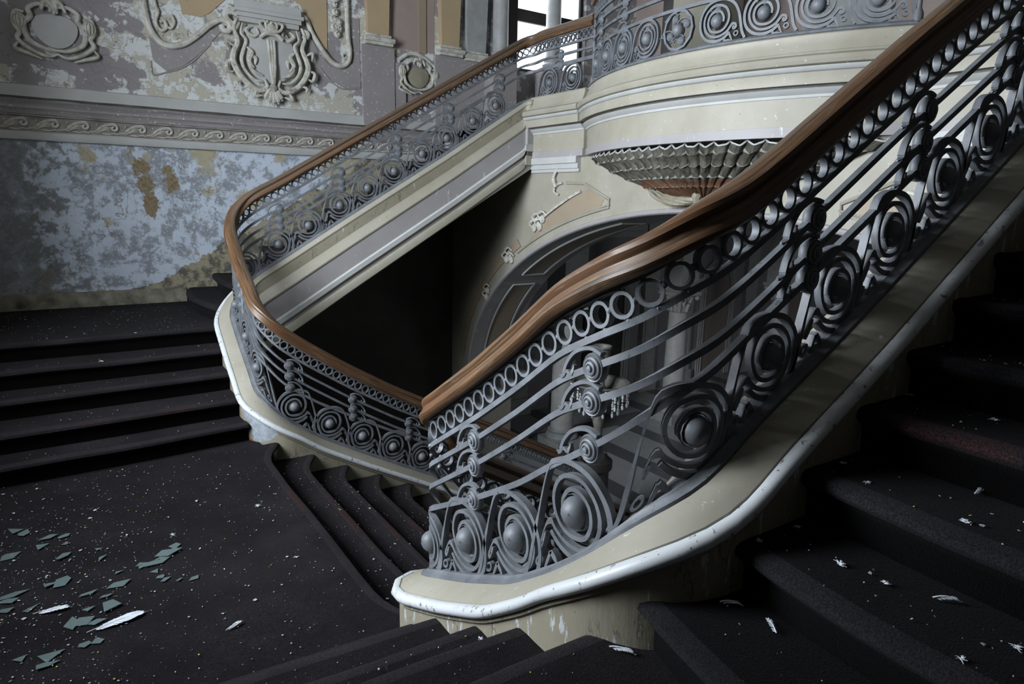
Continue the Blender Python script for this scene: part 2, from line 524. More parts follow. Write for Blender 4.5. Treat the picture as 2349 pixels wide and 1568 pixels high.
# ------------------------------------------------------------------ balustrade paths
class Path:
    """plan curve with base height zb(s) and rail-top height zt(s); out = side of the stairs"""
    def __init__(s, pts, outsign, zb, zt, step=0.03, smooth=0.05):
        dense = []
        n = len(pts)
        P = [np.array(p[:2], float) for p in pts]
        for i in range(n):
            r = pts[i][2] if len(pts[i]) > 2 else 0.0
            if r <= 0 or i in (0, n-1):
                dense.append(P[i])
                continue
            a = (P[i-1]-P[i])/np.linalg.norm(P[i-1]-P[i])
            b = (P[i+1]-P[i])/np.linalg.norm(P[i+1]-P[i])
            ang = math.acos(np.clip(np.dot(a, b), -1, 1))
            d = r/math.tan(ang/2)
            c = P[i]+(a+b)/np.linalg.norm(a+b)*(r/math.sin(ang/2))
            p0, p1 = P[i]+a*d, P[i]+b*d
            a0 = math.atan2(*(p0-c)[::-1])
            a1 = math.atan2(*(p1-c)[::-1])
            da = (a1-a0+PI) % (2*PI)-PI
            k = 14
            for j in range(k+1):
                t = a0+da*j/k
                dense.append(c+r*np.array([math.cos(t), math.sin(t)]))
        D = np.array(dense)
        L = np.concatenate([[0], np.cumsum(np.linalg.norm(np.diff(D, axis=0), axis=1))])
        s.L = L[-1]
        m = int(s.L/step)+2
        s.s = np.linspace(0, s.L, m)
        s.x = np.interp(s.s, L, D[:, 0])
        s.y = np.interp(s.s, L, D[:, 1])
        T = np.stack([np.gradient(s.x, s.s), np.gradient(s.y, s.s)], 1)
        k = 5
        ker = np.ones(k)/k
        T = np.stack([np.convolve(np.pad(T[:, j], k//2, mode='edge'), ker, 'valid') for j in range(2)], 1)
        T /= np.linalg.norm(T, axis=1)[:, None]
        s.T = T
        s.N = np.stack([T[:, 1], -T[:, 0]], 1)*outsign
        s.zbv = s._tab(zb, smooth, step)
        s.ztv = s._tab(zt, smooth, step)

    def at(s, x, y):
        return s.s[np.argmin((s.x-x)**2+(s.y-y)**2)]

    def _tab(s, tab, smooth, step):
        k = sorted((s.at(x, y), z) for x, y, z in tab)
        ss = np.array([a for a, _ in k])
        zz = np.array([b for _, b in k])
        v = np.interp(s.s, ss, zz)
        # straight continuation past the ends
        if len(ss) > 1:
            m = s.s < ss[0]
            v[m] = zz[0]+(s.s[m]-ss[0])*(zz[1]-zz[0])/(ss[1]-ss[0])
            m = s.s > ss[-1]
            v[m] = zz[-1]+(s.s[m]-ss[-1])*(zz[-1]-zz[-2])/(ss[-1]-ss[-2])
        w = max(1, int(3*smooth/step))
        ker = np.exp(-0.5*(np.arange(-w, w+1)*step/smooth)**2)
        ker /= ker.sum()
        e0 = v[0]-(v[1]-v[0])*np.arange(w, 0, -1)
        e1 = v[-1]+(v[-1]-v[-2])*np.arange(1, w+1)
        return np.convolve(np.concatenate([e0, v, e1]), ker, 'valid')

    def pos(s, q):
        return np.array([np.interp(q, s.s, s.x), np.interp(q, s.s, s.y)])

    def nrm(s, q):
        v = np.array([np.interp(q, s.s, s.N[:, 0]), np.interp(q, s.s, s.N[:, 1])])
        return v/np.linalg.norm(v)

    def tan(s, q):
        v = np.array([np.interp(q, s.s, s.T[:, 0]), np.interp(q, s.s, s.T[:, 1])])
        return v/np.linalg.norm(v)

    def zb(s, q):
        return float(np.interp(q, s.s, s.zbv))

    def zt(s, q):
        return float(np.interp(q, s.s, s.ztv))

    def slope(s, q, fn):
        return (fn(q+0.05)-fn(q-0.05))/0.1


def sweep(mb, path, s0, s1, prof, zf, step=0.05, mi=0, close=True, caps=True, uv=False, blend=None):
    """sweep a (out, height) section along the path"""
    n = max(2, int((s1-s0)/step)+1)
    ss = np.linspace(s0, s1, n)
    k = len(prof)
    cum = np.concatenate([[0], np.cumsum([math.dist(prof[i], prof[(i+1) % k]) for i in range(k)])])
    vs, fs, us, ms = [], [], [], []
    for q in ss:
        p, nn, z = path.pos(q), path.nrm(q), zf(q)
        for d, h in prof:
            vs.append((p[0]+nn[0]*d, p[1]+nn[1]*d, z+h))
    kk = k if close else k-1
    for i in range(n-1):
        for j in range(kk):
            j2 = (j+1) % k
            fs.append((i*k+j, i*k+j2, (i+1)*k+j2, (i+1)*k+j))
            us.append([(ss[i], cum[j]), (ss[i], cum[j+1]), (ss[i+1], cum[j+1]), (ss[i+1], cum[j])])
            ms.append(mi if isinstance(mi, int) else mi[j])
    if caps and close:
        fs.append(tuple(range(k)))
        fs.append(tuple((n-1)*k+j for j in range(k)))
        us += [[(ss[0], d) for d, h in prof], [(ss[-1], d) for d, h in prof]]
        ms += [0, 0]
    mb.add(vs, fs, ms, us if uv else None)


def strip(mb, path, sc, zc, pts, th, dep, direction=1.0, u0=None, closed=False):
    """flat bar bent to the path: pts are (u, w) metres in the plane of the railing, th in-plane, dep across"""
    P = np.array(pts, float)
    T = np.gradient(P, axis=0)
    if closed:
        T[0] = T[-1] = P[1]-P[-2]
    T /= np.linalg.norm(T, axis=1)[:, None]+1e-9
    Nn = np.stack([-T[:, 1], T[:, 0]], 1)
    t = np.full(len(P), th) if np.isscalar(th) else np.array(th)
    zb0 = path.zb(sc)
    vs, fs = [], []
    for i in range(len(P)):
        for a, b in ((1, 1), (-1, 1), (-1, -1), (1, -1)):
            u, w = P[i]+Nn[i]*t[i]/2*a
            q = sc+u*direction
            p, nn = path.pos(q), path.nrm(q)
            k = 0.0 if u0 is None else min(1.0, max(0.0, (-u-u0)/0.06))
            z = zc+w+k*(path.zb(q)-zb0)
            vs.append((p[0]+nn[0]*dep/2*b, p[1]+nn[1]*dep/2*b, z))
    for i in range(len(P)-1):
        for j in range(4):
            fs.append((i*4+j, i*4+(j+1) % 4, (i+1)*4+(j+1) % 4, (i+1)*4+j))
    if not closed:
        fs += [(0, 1, 2, 3), tuple(4*(len(P)-1)+j for j in range(4))]
    mb.add(vs, fs)


SPI_A = spline([(-1.62, -1.02), (-1.45, -0.7), (-1.33, -0.2), (-1.2, 0.27), (-0.95, 0.68), (-0.52, 0.95), (0, 1.0), (0.5, 0.87), (0.86, 0.5), (0.98, 0), (0.86, -0.5), (0.5, -0.86), (0, -0.98), (-0.42, -0.9), (-0.72, -0.70)], 4)
SPI_B = spline([(-1.0, -0.37), (-0.95, -0.43), (-1.0, -0.5), (-1.1, -0.43), (-1.05, -0.29), (-0.9, -0.26), (-0.79, -0.38), (-0.6, -0.6), (-0.2, -0.76), (0.25, -0.72), (0.6, -0.42), (0.74, 0), (0.62, 0.42), (0.28, 0.7), (-0.12, 0.74), (-0.5, 0.56), (-0.68, 0.18), (-0.62, -0.2), (-0.36, -0.48), (0, -0.54), (0.34, -0.42), (0.5, -0.08), (0.42, 0.28), (0.12, 0.47), (-0.2, 0.42), (-0.38, 0.14), (-0.37, -0.08)], 3)
TRI = np.array([(-0.72, -0.62), (-0.82, -0.82), (-0.93, -1.04), (-0.72, -1.02), (-0.48, -1.0), (-0.58, -0.82), (-0.72, -0.62)])
CIR = np.array([(math.cos(a), math.sin(a)) for a in np.linspace(0, 2*PI, 13)])


def local_matrix(path, q, z, ang, flip):
    t, n = path.tan(q), path.nrm(q)
    p = path.pos(q)
    U = np.array([t[0]*math.cos(ang), t[1]*math.cos(ang), math.sin(ang)])*flip
    N = np.array([n[0], n[1], 0])
    W = np.cross(U, N)
    if W[2] < 0:
        W = -W
        N = -N
    return Matrix(((U[0], N[0], W[0], p[0]), (U[1], N[1], W[1], p[1]), (U[2], N[2], W[2], z), (0, 0, 0, 1)))


def inst(name, me, mat, parent):
    o = bpy.data.objects.new(name, me)
    COL.objects.link(o)
    o.parent = parent
    w = Vector((0, 0, 0))
    q = parent
    while q is not None:
        w += q.location
        q = q.parent
    o.matrix_local = Matrix.Translation(-w) @ mat
    return o


# shared small iron pieces -----------------------------------------------------
def ring_mesh(r, wd, dep, tail, n=18):
    mb = MB()
    prof = [(r-wd/2, -dep/2), (r+wd/2, -dep/2), (r+wd/2, dep/2), (r-wd/2, dep/2), (r-wd/2, -dep/2)]
    mb.lathe(prof, (0, 0, 0), n, axis='y')
    for a in (PI/2, -PI/2, 0.0):
        mb.ball((math.cos(a)*(r+tail), 0, math.sin(a)*(r+tail)), 0.0125, 8)
    o = mb.build('ring', IRON)
    me = o.data
    bpy.data.objects.remove(o)
    return me


def boss_mesh(r):
    mb = MB()
    mb.ball((0, 0, 0), r, 14)
    mb.lathe([(r*1.12, -0.012), (r*1.18, 0.0), (r*1.12, 0.012)], (0, 0, 0), 14, axis='y')
    o = mb.build('boss', IRON)
    me = o.data
    bpy.data.objects.remove(o)
    return me


def rosette_mesh():
    mb = MB()
    prof = [(0.0, 0.036), (0.010, 0.034), (0.013, 0.026), (0.017, 0.030), (0.023, 0.028), (0.026, 0.020), (0.031, 0.024), (0.037, 0.021), (0.040, 0.013), (0.046, 0.016), (0.051, 0.010), (0.052, 0)]
    full = prof+[(r, -h) for r, h in prof[::-1]]
    mb.lathe(full, (0, 0, 0), 18, axis='y')
    arc = spline([(-0.155, 0, 0.015), (-0.125, 0, 0.045), (-0.08, 0, 0.068), (-0.03, 0, 0.072), (0.015, 0, 0.062), (0.05, 0, 0.035)], 4)
    mb.tube(arc, np.linspace(0.011, 0.010, len(arc)), 5, ((0, 1, 0), 1.5))
    leaf = spline([(-0.19, 0, 0.012), (-0.165, 0, 0.005), (-0.14, 0, 0.018), (-0.118, 0, 0.002), (-0.10, 0, 0.03)], 3)
    mb.tube(leaf, [0.004]*2+[0.011]*(len(leaf)-4)+[0.006]*2, 5, ((0, 1, 0), 1.4))
    o = mb.build('rosette', IRON)
    me = o.data
    bpy.data.objects.remove(o)
    return me


RING = ring_mesh(0.0385, 0.012, 0.026, 0.014)
BOSS = boss_mesh(0.050)
BOSS_BIG = boss_mesh(0.056)
ROSE = rosette_mesh()
RAIL_PROF = [(0.058, -0.112), (0.063, -0.098), (0.057, -0.082), (0.046, -0.068), (0.041, -0.056), (0.046, -0.044), (0.050, -0.030), (0.044, -0.014), (0.026, -0.003), (0.0, 0.0),
             (-0.026, -0.003), (-0.044, -0.014), (-0.050, -0.030), (-0.046, -0.044), (-0.041, -0.056), (-0.046, -0.068), (-0.057, -0.082), (-0.063, -0.098), (-0.058, -0.112), (-0.046, -0.124), (0.046, -0.124)]


def balustrade(name, loc, path, s0, s1, scrolls, roses, flip, label, cat='balustrade', bars=(-0.258, -0.356, -0.472), boss=BOSS, R0=0.155, ring_pitch=0.097, b4f=None, rscale=1.0):
    root = empty(name, loc)
    tag(root, label, cat)
    mb = MB()
    sweep(mb, path, s0-0.03, s1+0.03, RAIL_PROF, path.zt, 0.04, uv=True)
    mb.build('handrail', WOOD, root)
    mb = MB()
    sweep(mb, path, s0, s1, [(0.016, -0.122), (0.016, -0.135), (-0.016, -0.135), (-0.016, -0.122)], path.zt, 0.05)
    mb.build('rail_core_bar', IRON, root)
    for b in bars:
        mb = MB()
        sweep(mb, path, s0, s1, [(0.012, b+0.013), (0.012, b-0.013), (-0.012, b-0.013), (-0.012, b+0.013)], path.zt, 0.04)
        mb.build('bar', IRON, root)
    b4 = b4f or (lambda q: 0.5*(path.zb(q)+0.345)+0.5*(path.zt(q)-0.59))
    mb = MB()
    sweep(mb, path, s0, s1, [(0.013, 0.014), (0.013, -0.014), (-0.013, -0.014), (-0.013, 0.014)], b4, 0.04)
    mb.build('bar', IRON, root)
    mb = MB()
    sweep(mb, path, s0, s1, [(0.056, -0.018), (0.052, 0.000), (0.032, 0.008), (0.024, 0.018), (-0.024, 0.018), (-0.032, 0.008), (-0.052, 0.000), (-0.056, -0.018)], path.zb, 0.04)
    mb.build('shoe', IRON, root)
    # ring frieze
    q = s0+0.05
    while q < s1-0.02:
        sl = path.slope(q, path.zt)
        ang = math.atan(sl)
        inst('ring', RING, local_matrix(path, q, path.zt(q)+(bars[0]-0.122)/2, ang, 1) @ Matrix.Scale(rscale, 4), root)
        q += ring_pitch*rscale*math.cos(ang)
    for sc in scrolls:
        R0 = min(0.175, max(0.13, (b4(sc)-path.zb(sc))/2-0.010))
        zc = path.zb(sc)+R0+0.008
        mb = MB()
        strip(mb, path, sc, zc, SPI_A*R0, 0.020, 0.030, flip, R0*0.85)
        strip(mb, path, sc, zc, SPI_B*R0, 0.016, 0.026, flip, R0*0.72)
        o = mb.build('scroll', IRON, root)
        inst('boss', boss, local_matrix(path, sc, zc, 0, 1) @ Matrix.Scale(R0/0.148*rscale, 4), o)
        mb = MB()
        strip(mb, path, sc, zc, TRI*R0, 0.017, 0.026, flip, -1.0)
        strip(mb, path, sc, zc, (CIR*0.11+np.array([-1.12, -0.74]))*R0, 0.010, 0.022, flip, -1.0, True)
        mb.build('foot_triangle', IRON, o)
    for sc in roses:
        for k, b in enumerate((bars[1], bars[2], None)):
            z = (path.zt(sc)+b if b is not None else b4(sc))-0.005
            ang = math.atan(path.slope(sc, path.zt))
            inst('rosette', ROSE, local_matrix(path, sc, z, ang*0.9, flip) @ Matrix.Scale(rscale, 4), root)
    return root


def mirror(t):
    return [(x, -y, z) for x, y, z in t]


# far balustrade (beyond the void): mezzanine edge, flight, turn, descending main flight
XR = 1.42
far_zb = [(5.2, 1.75, 3.47), (5.2, 2.98, 3.47), (5.0, 2.98, 3.40), (4.0, 2.98, 2.755), (2.745, 2.98, 2.0), (2.0, 2.98, 1.56), (1.62, 2.98, 1.33), (1.42, 2.85, 1.10), (1.42, 2.64, 0.93), (1.42, 2.37, 0.75),
          (1.42, 2.03, 0.56), (1.44, 1.75, 0.36), (1.60, 1.70, 0.17), (1.90, 1.70, -0.05), (2.30, 1.70, -0.29), (2.70, 1.70, -0.50), (3.1, 1.70, -0.71), (5.2, 1.70, -1.80)]
far_zt = [(5.2, 1.75, 4.26), (5.2, 2.75, 4.26), (5.1, 2.98, 4.22), (4.0, 2.98, 3.58), (2.77, 2.98, 2.865), (2.0, 2.98, 2.42), (1.70, 2.98, 2.26), (1.45, 2.93, 2.08), (1.42, 2.60, 1.80), (1.42, 2.35, 1.60),
          (1.42, 2.0, 1.40), (1.43, 1.74, 1.22), (1.60, 1.70, 1.06), (1.83, 1.70, 0.88), (2.24, 1.70, 0.60), (2.70, 1.70, 0.33), (3.0, 1.70, 0.17), (3.93, 1.70, -0.30), (5.25, 1.70, -1.0)]
FAR = Path([(5.2, 1.75), (5.2, YB, 0.16), (XR, YB, 0.30), (XR, 1.70, 0.20), (5.25, 1.70)], 1.0, far_zb, far_zt)
near_zb = [(5.2, -1.75, 3.47), (5.2, -2.98, 3.47), (5.0, -3.05, 3.37), (3.0, -3.05, 2.185), (2.40, -3.05, 1.825), (2.168, -3.05, 1.69), (1.85, -3.05, 1.51), (1.62, -3.05, 1.37), (1.46, -3.0, 1.24), (1.42, -2.82, 1.055), (1.42, -2.64, 0.90),
           (1.42, -2.37, 0.705), (1.42, -2.03, 0.525), (1.42, -1.62, 0.355), (1.60, -1.52, 0.22), (1.90, -1.52, 0.0), (2.3, -1.52, -0.26), (3.1, -1.52, -0.68), (5.2, -1.52, -1.78)]
near_zt = [(5.2, -1.75, 4.26), (5.2, -2.75, 4.26), (5.1, -3.05, 4.30), (2.604, -3.05, 2.826), (2.12, -3.05, 2.527), (1.907, -3.05, 2.395), (1.709, -3.05, 2.29), (1.55, -3.05, 2.21), (1.43, -2.98, 2.12), (1.42, -2.6, 1.945),
           (1.42, -2.35, 1.765), (1.42, -2.04, 1.56), (1.42, -1.65, 1.315), (1.44, -1.53, 1.24), (1.61, -1.52, 0.97), (2.19, -1.52, 0.645), (2.91, -1.52, 0.27), (5.25, -1.52, -0.95)]
NEAR = Path([(5.2, -1.75), (5.2, -3.05, 0.16), (XR, -3.05, 0.24), (XR, -1.52, 0.10), (5.25, -1.52)], -1.0, near_zb, near_zt)

far_s = [FAR.at(5.2, 2.1), FAR.at(5.2, 2.55)]+[FAR.at(1.60+0.343*k, YB) for k in range(10)]+[FAR.at(XR, 2.66), FAR.at(XR, 2.28), FAR.at(XR, 1.92)]+[FAR.at(1.69+0.33*k, 1.70) for k in range(10)]
near_s = [NEAR.at(5.2, -2.1), NEAR.at(5.2, -2.55)]+[NEAR.at(1.60+0.345*k, -3.05) for k in range(10)]+[NEAR.at(XR, -2.71), NEAR.at(XR, -2.35), NEAR.at(XR, -1.95), NEAR.at(XR, -1.56)]+[NEAR.at(1.80+0.33*k, -1.52) for k in range(10)]
far_r = [FAR.at(5.2, 2.35)]+[FAR.at(1.99+0.692*k, YB) for k in range(5)]+[FAR.at(XR, 2.45)]+[FAR.at(1.64+0.605*k, 1.70) for k in range(6)]
near_r = [NEAR.at(2.10+0.68*k, -3.05) for k in range(5)]+[NEAR.at(XR, -2.78), NEAR.at(XR, -2.02)]+[NEAR.at(1.70+0.605*k, -1.52) for k in range(6)]

balustrade('stair_balustrade', (XR, YB, 1.2), FAR, 0.0, FAR.L, far_s, far_r, -1.0,
           'grey scrolled iron balustrade with polished brown handrail, across the stairwell under the painted wall',
           bars=(-0.238, -0.340, -0.442), b4f=lambda q: FAR.zb(q)+0.335, rscale=0.88)
balustrade('stair_balustrade', (XR, -YB, 1.2), NEAR, 0.0, NEAR.L, near_s, near_r, -1.0,
           'large grey scrolled iron balustrade with worn brown handrail beside the nearest carpeted steps')

# bowed balcony balustrade
BC, BR = (7.76, 0.0), 3.1
TH = math.acos((BC[0]-5.2)/BR)
bow_pts = [(BC[0]-BR*math.cos(a), BC[1]-BR*math.sin(a)) for a in np.linspace(-TH, TH, 60)]
BOW = Path(bow_pts, 1.0, [(bow_pts[0][0], bow_pts[0][1], 3.5), (bow_pts[-1][0], bow_pts[-1][1], 3.5)], [(bow_pts[0][0], bow_pts[0][1], 4.46), (bow_pts[-1][0], bow_pts[-1][1], 4.46)])
if BOW.nrm(BOW.L/2)[0] > 0:
    BOW.N = -BOW.N
mid = BOW.L/2
bow = balustrade('balcony_balustrade', (4.66, 0, 3.5), BOW, 0.0, BOW.L, [], [mid-1.45, mid-0.8, mid+0.8, mid+1.45], 1.0,
                 'grey scrolled iron railing along the bowed cream balcony', 'railing')
for sgn in (-1, 1):
    for k in range(4):
        sc = mid+sgn*(0.40+0.40*k)
        zc = 3.5+0.165+0.022
        mb = MB()
        strip(mb, BOW, sc, zc, SPI_A*0.16, 0.022, 0.03, -sgn)
        strip(mb, BOW, sc, zc, SPI_B*0.16, 0.019, 0.026, -sgn)
        o = mb.build('scroll', IRON, bow)
        inst('boss', BOSS_BIG, local_matrix(BOW, sc, zc, 0, 1), o)
        inst('rosette', ROSE, local_matrix(BOW, sc, zc+0.085, 0, 1) @ Matrix.Scale(0.55, 4), o)
        mb = MB()
        strip(mb, BOW, sc, zc, TRI*0.16, 0.017, 0.026, -sgn)
        strip(mb, BOW, sc, zc, (CIR*0.11+np.array([-1.12, -0.74]))*0.16, 0.010, 0.022, -sgn, None, True)
        mb.build('foot_triangle', IRON, o)
mb = MB()
strip(mb, BOW, mid, 3.687, CIR*0.16, 0.022, 0.03, 1, None, True)
o = mb.build('roundel', IRON, bow)
inst('boss', BOSS_BIG, local_matrix(BOW, mid, 3.687, 0, 1), o)
for a in range(4):
    inst('rosette', ROSE, local_matrix(BOW, mid+0.1*math.cos(a*PI/2+0.4), 3.687+0.1*math.sin(a*PI/2+0.4), 0, 1) @ Matrix.Scale(0.7, 4), o)
for sg in (0.0, BOW.L):
    mb = MB()
    p = BOW.pos(sg)
    mb.lathe([(0.0, 3.5), (0.035, 3.5), (0.035, 3.56), (0.018, 3.6), (0.018, 3.9), (0.03, 3.93), (0.018, 3.97), (0.018, 4.34)], (p[0], p[1], 0), 10)
    mb.build('end_post', IRON, bow)


# ------------------------------------------------------------------ strings (sloping plaster kerbs that carry the railings)
def string(parent, path, s0, s1, face):
    mb = MB()
    sweep(mb, path, s0, s1, [(0.058, -0.012), (0.085, -0.02), (0.13, -0.04), (0.162, -0.062), (0.166, -0.085), (0.10, -0.09), (0.05, -0.07)], path.zb, 0.05)
    mb.build('coping', CREAM, parent)
    mb = MB()
    pr = [(0.166, -0.07)]+[(0.180+0.030*math.cos(a), -0.093+0.030*math.sin(a)) for a in np.linspace(PI*0.6, -PI*0.55, 9)]+[(0.166, -0.12)]
    sweep(mb, path, s0, s1, pr, path.zb, 0.05)
    mb.build('bead', BEAD, parent)
    mb = MB()
    sweep(mb, path, s0, s1, [(0.168, -0.118), (0.180, -0.122), (0.180, -0.142), (0.168, -0.150), (0.168, -0.80), (0.0, -0.80), (0.0, -0.10)], path.zb, 0.05)
    mb.build('string_face', face, parent)
    # moulded face towards the stairwell
    segs = [('ovolo', CREAM, [(-0.05, -0.01), (-0.075, -0.014), (-0.095, -0.03), (-0.105, -0.055), (-0.10, -0.072), (-0.05, -0.072)]),
            ('upper_fascia', OLIVE, [(-0.05, -0.072), (-0.098, -0.075), (-0.098, -0.195), (-0.05, -0.195)]),
            ('weathered_slope', CREAM, [(-0.05, -0.195), (-0.10, -0.196), (-0.115, -0.235), (-0.145, -0.275), (-0.160, -0.30), (-0.158, -0.318), (-0.05, -0.318)]),
            ('broad_fascia', LILAC, [(-0.05, -0.318), (-0.148, -0.322), (-0.148, -0.555), (-0.05, -0.555)]),
            ('pale_band', PALE, [(-0.05, -0.555), (-0.15, -0.557), (-0.172, -0.575), (-0.172, -0.63), (-0.16, -0.645), (-0.05, -0.645)]),
            ('groove', GROOVE, [(-0.05, -0.645), (-0.138, -0.647), (-0.138, -0.70), (-0.05, -0.70)]),
            ('soffit_band', CREAM, [(-0.02, -0.70), (-0.152, -0.70), (-0.165, -0.72), (-0.165, -0.80), (-0.152, -0.815), (-0.02, -0.815)])]
    for nm, mt, pr in segs:
        mb = MB()
        sweep(mb, path, s0, s1, pr, path.zb, 0.05)
        mb.build(nm, mt, parent)


# ------------------------------------------------------------------ carpeted steps
def step_mesh(parent, line, back, z, noise=0.0, name='step', dr=R, mats=None):
    """line: nosing points (x, y) along the step; back: unit-less function giving the run direction vector at each point;
    builds riser, rounded nosing and tread"""
    L = np.array(line, float)
    B = np.array(back, float)
    run = np.linalg.norm(B, axis=1)
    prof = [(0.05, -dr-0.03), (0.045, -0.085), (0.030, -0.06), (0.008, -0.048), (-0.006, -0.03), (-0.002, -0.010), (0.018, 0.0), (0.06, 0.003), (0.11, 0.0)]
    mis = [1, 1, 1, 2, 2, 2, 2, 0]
    n = len(L)
    vs, fs, ms = [], [], []
    k = len(prof)+2
    wob = spline([(0, rng.normal(0, noise), rng.normal(0, noise)) for _ in range(7)], 12)
    for i in range(n):
        d = B[i]/run[i]
        w = wob[int(i/(n-1)*(len(wob)-1))]
        for a, h in prof:
            vs.append((L[i][0]+d[0]*(a+w[1]), L[i][1]+d[1]*(a+w[1]), z+h+(w[2] if h > -0.1 else 0)))
        e = run[i]+0.06
        vs.append((L[i][0]+d[0]*e, L[i][1]+d[1]*e, z))
        vs.append((L[i][0]+d[0]*e, L[i][1]+d[1]*e, z-dr-0.03))
    mis = mis+[0, 1]
    for i in range(n-1):
        for j in range(k-1):
            fs.append((i*k+j, i*k+j+1, (i+1)*k+j+1, (i+1)*k+j))
            ms.append(mis[j])
    fs += [tuple(range(k)), tuple((n-1)*k+j for j in range(k))]
    ms += [1, 1]
    mb = MB()
    mb.add(vs, fs, ms)
    return mb.build(name, mats or [CARPET, RISERM, NOSE], parent)


XL = -1.6     # left (window) wall
YW = 5.0      # side walls


def bow_y(x, k):
    return 0.13*(1-((x+0.3)/1.6)**2) if k else 0.0


NOS = [1.72, 1.955, 2.30, 2.60, 2.945]
FLX = [1.29+0.3005*k for k in range(13)]       # nosings 6..18 of the upper flights
treads = {}


def side_flight(parent, sg):
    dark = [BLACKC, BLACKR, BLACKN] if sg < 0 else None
    for k in range(5):
        xs = np.linspace(XL, 1.27 if k < 4 else 1.47, 26)
        y0 = NOS[k]
        amp = (0.12, 0.09, 0.07, 0.05, 0.02)[k]
        amp2 = ((0.12, 0.09, 0.07, 0.05, 0.02)+(0.0,))[k+1]
        f = lambda x, y0=y0, a=amp: sg*(y0-a*(1-((x+0.6)/1.9)**2))
        if k < 4:
            y1 = NOS[k+1]
            back = [(0, sg*(y1-amp2*(1-((x+0.6)/1.9)**2))-f(x)) for x in xs]
        else:
            back = [(0, sg*(YW-0.065)-f(x)) for x in xs]
        step_mesh(parent, [(x, f(x)) for x in xs], back, R*(k+1), 0.003, 'step', R, None)
    ys = np.linspace(3.06, YW, 18)
    for k in range(12):
        x0 = FLX[k]
        a = (0.13, 0.10, 0.07)[k] if k < 3 else 0.05
        nxt = FLX[k+1]
        fx = lambda y, x0=x0, a=a: x0+0.05-a*(1-((y-4.1)/0.93)**2)
        a2 = (0.13, 0.10, 0.07)[k+1] if k+1 < 3 else 0.05
        back = [(nxt+0.05-a2*(1-((y-4.1)/0.93)**2)-fx(y), 0) for y in ys]
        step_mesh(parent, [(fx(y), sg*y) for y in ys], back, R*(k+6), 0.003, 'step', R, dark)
    # sloping soffit under the flight
    mb = MB()
    ym, yo = sg*2.84, sg*YW
    a = [(1.85, 0.68), (5.2, 2.64), (5.2, 2.84), (1.85, 0.88)]
    vs = [(x, y, z) for y in (ym, yo) for x, z in a]
    mb.add(vs, [(0, 1, 2, 3), (7, 6, 5, 4), (0, 4, 5, 1), (1, 5, 6, 2), (2, 6, 7, 3), (3, 7, 4, 0)])
    mb.build('soffit', PLAIN, parent, smooth=False)
    mb = MB()
    x0, x1 = XL, 1.25
    y0, y1 = sorted((sg*3.05, sg*YW))
    mb.box(x0, x1, y0, y1, 0.3, 0.64)
    mb.build('landing_soffit', PLAIN, parent, smooth=False)


far_st = tag(empty('staircase', (1.3, 3.2, 0)), 'dark carpeted stair flight rising along the painted wall behind the far railing', 'staircase')
side_flight(far_st, 1)
near_st = tag(empty('staircase', (1.3, -3.2, 0)), 'dark carpeted stair flight curving up at the lower right beside the nearest railing', 'staircase')
side_flight(near_st, -1)
string(far_st, FAR, FAR.at(5.2, 2.80), FAR.L, FARFACE)
string(near_st, NEAR, NEAR.at(5.2, -2.80), NEAR.L, NEARFACE)

main_st = tag(empty('staircase', (1.31, 0, 0)), 'central dark carpeted flight dropping from the landing between the two railings', 'staircase')


def edge_x(y, k):
    f = 0.17*max(0.0, (abs(y)-1.1)/0.43)**2
    return 1.31+0.332*k+min(f, 0.17)+0.0*y


ys = np.linspace(-1.40, 1.56, 30)
for k in range(12):
    # going down towards the hall, the nosing faces +x and the tread runs back to the step above
    line = [(edge_x(y, k), y) for y in ys]
    if k == 0:
        back = [(XL-edge_x(y, 0)+0.065, 0) for y in ys]
    else:
        back = [(edge_x(y, k-1)-edge_x(y, k), 0) for y in ys]
    step_mesh(main_st, line, back, -R*k, 0.003, 'landing' if k == 0 else 'step')
for _a, _b in ((-1.95, -1.35), (1.5, 1.95)):
    mb = MB()
    mb.box(XL, 1.34, _a, _b, -0.165, -0.004)
    mb.build('landing_edge', [CARPET], main_st, smooth=False)

# ------------------------------------------------------------------ room shell
# right wall with the wide elliptical arch to the hall
AX0, AX1 = 5.2, 6.0
EA, EB, EZ = 4.42, 2.62, -0.5


def arch_z(y):
    return EZ+EB*math.sqrt(max(0.0, 1-(y/EA)**2)) if abs(y) < EA else -2.04


mb = MB()
yy = sorted(set(list(np.linspace(-EA, EA, 61))+[-EA*math.cos(a) for a in np.linspace(0.0, 0.4, 12)]+[EA*math.cos(a) for a in np.linspace(0.0, 0.4, 12)]))
for i in range(len(yy)-1):
    a, b = yy[i], yy[i+1]
    za, zb_ = arch_z(a) if abs(a) < EA-1e-6 else EZ, arch_z(b) if abs(b) < EA-1e-6 else EZ
    vs = [(AX0, a, za), (AX0, b, zb_), (AX0, b, 3.22), (AX0, a, 3.22), (AX1, a, za), (AX1, b, zb_), (AX1, b, 3.22), (AX1, a, 3.22)]
    mb.add(vs, [(0, 1, 2, 3), (5, 4, 7, 6), (4, 5, 1, 0)], [0, 0, 1])
for sg in (-1, 1):
    y0, y1 = sorted((sg*EA, sg*YW))
    mb.box(AX0, AX1, y0, y1, -2.04, 3.22)
wr = structure(mb.build('wall_right', [CREAM, LILAC]), 'cream wall pierced by a wide elliptical arch under the balcony')


def ell(y0, y1, off, n=40, x=AX0-0.012, tz=None):
    t0, t1 = math.acos(max(-1, min(1, y0/EA))), math.acos(max(-1, min(1, y1/EA)))
    return [(x, (EA+off)*math.cos(t), EZ+(EB+off)*math.sin(t)) for t in np.linspace(t0, t1, n)]


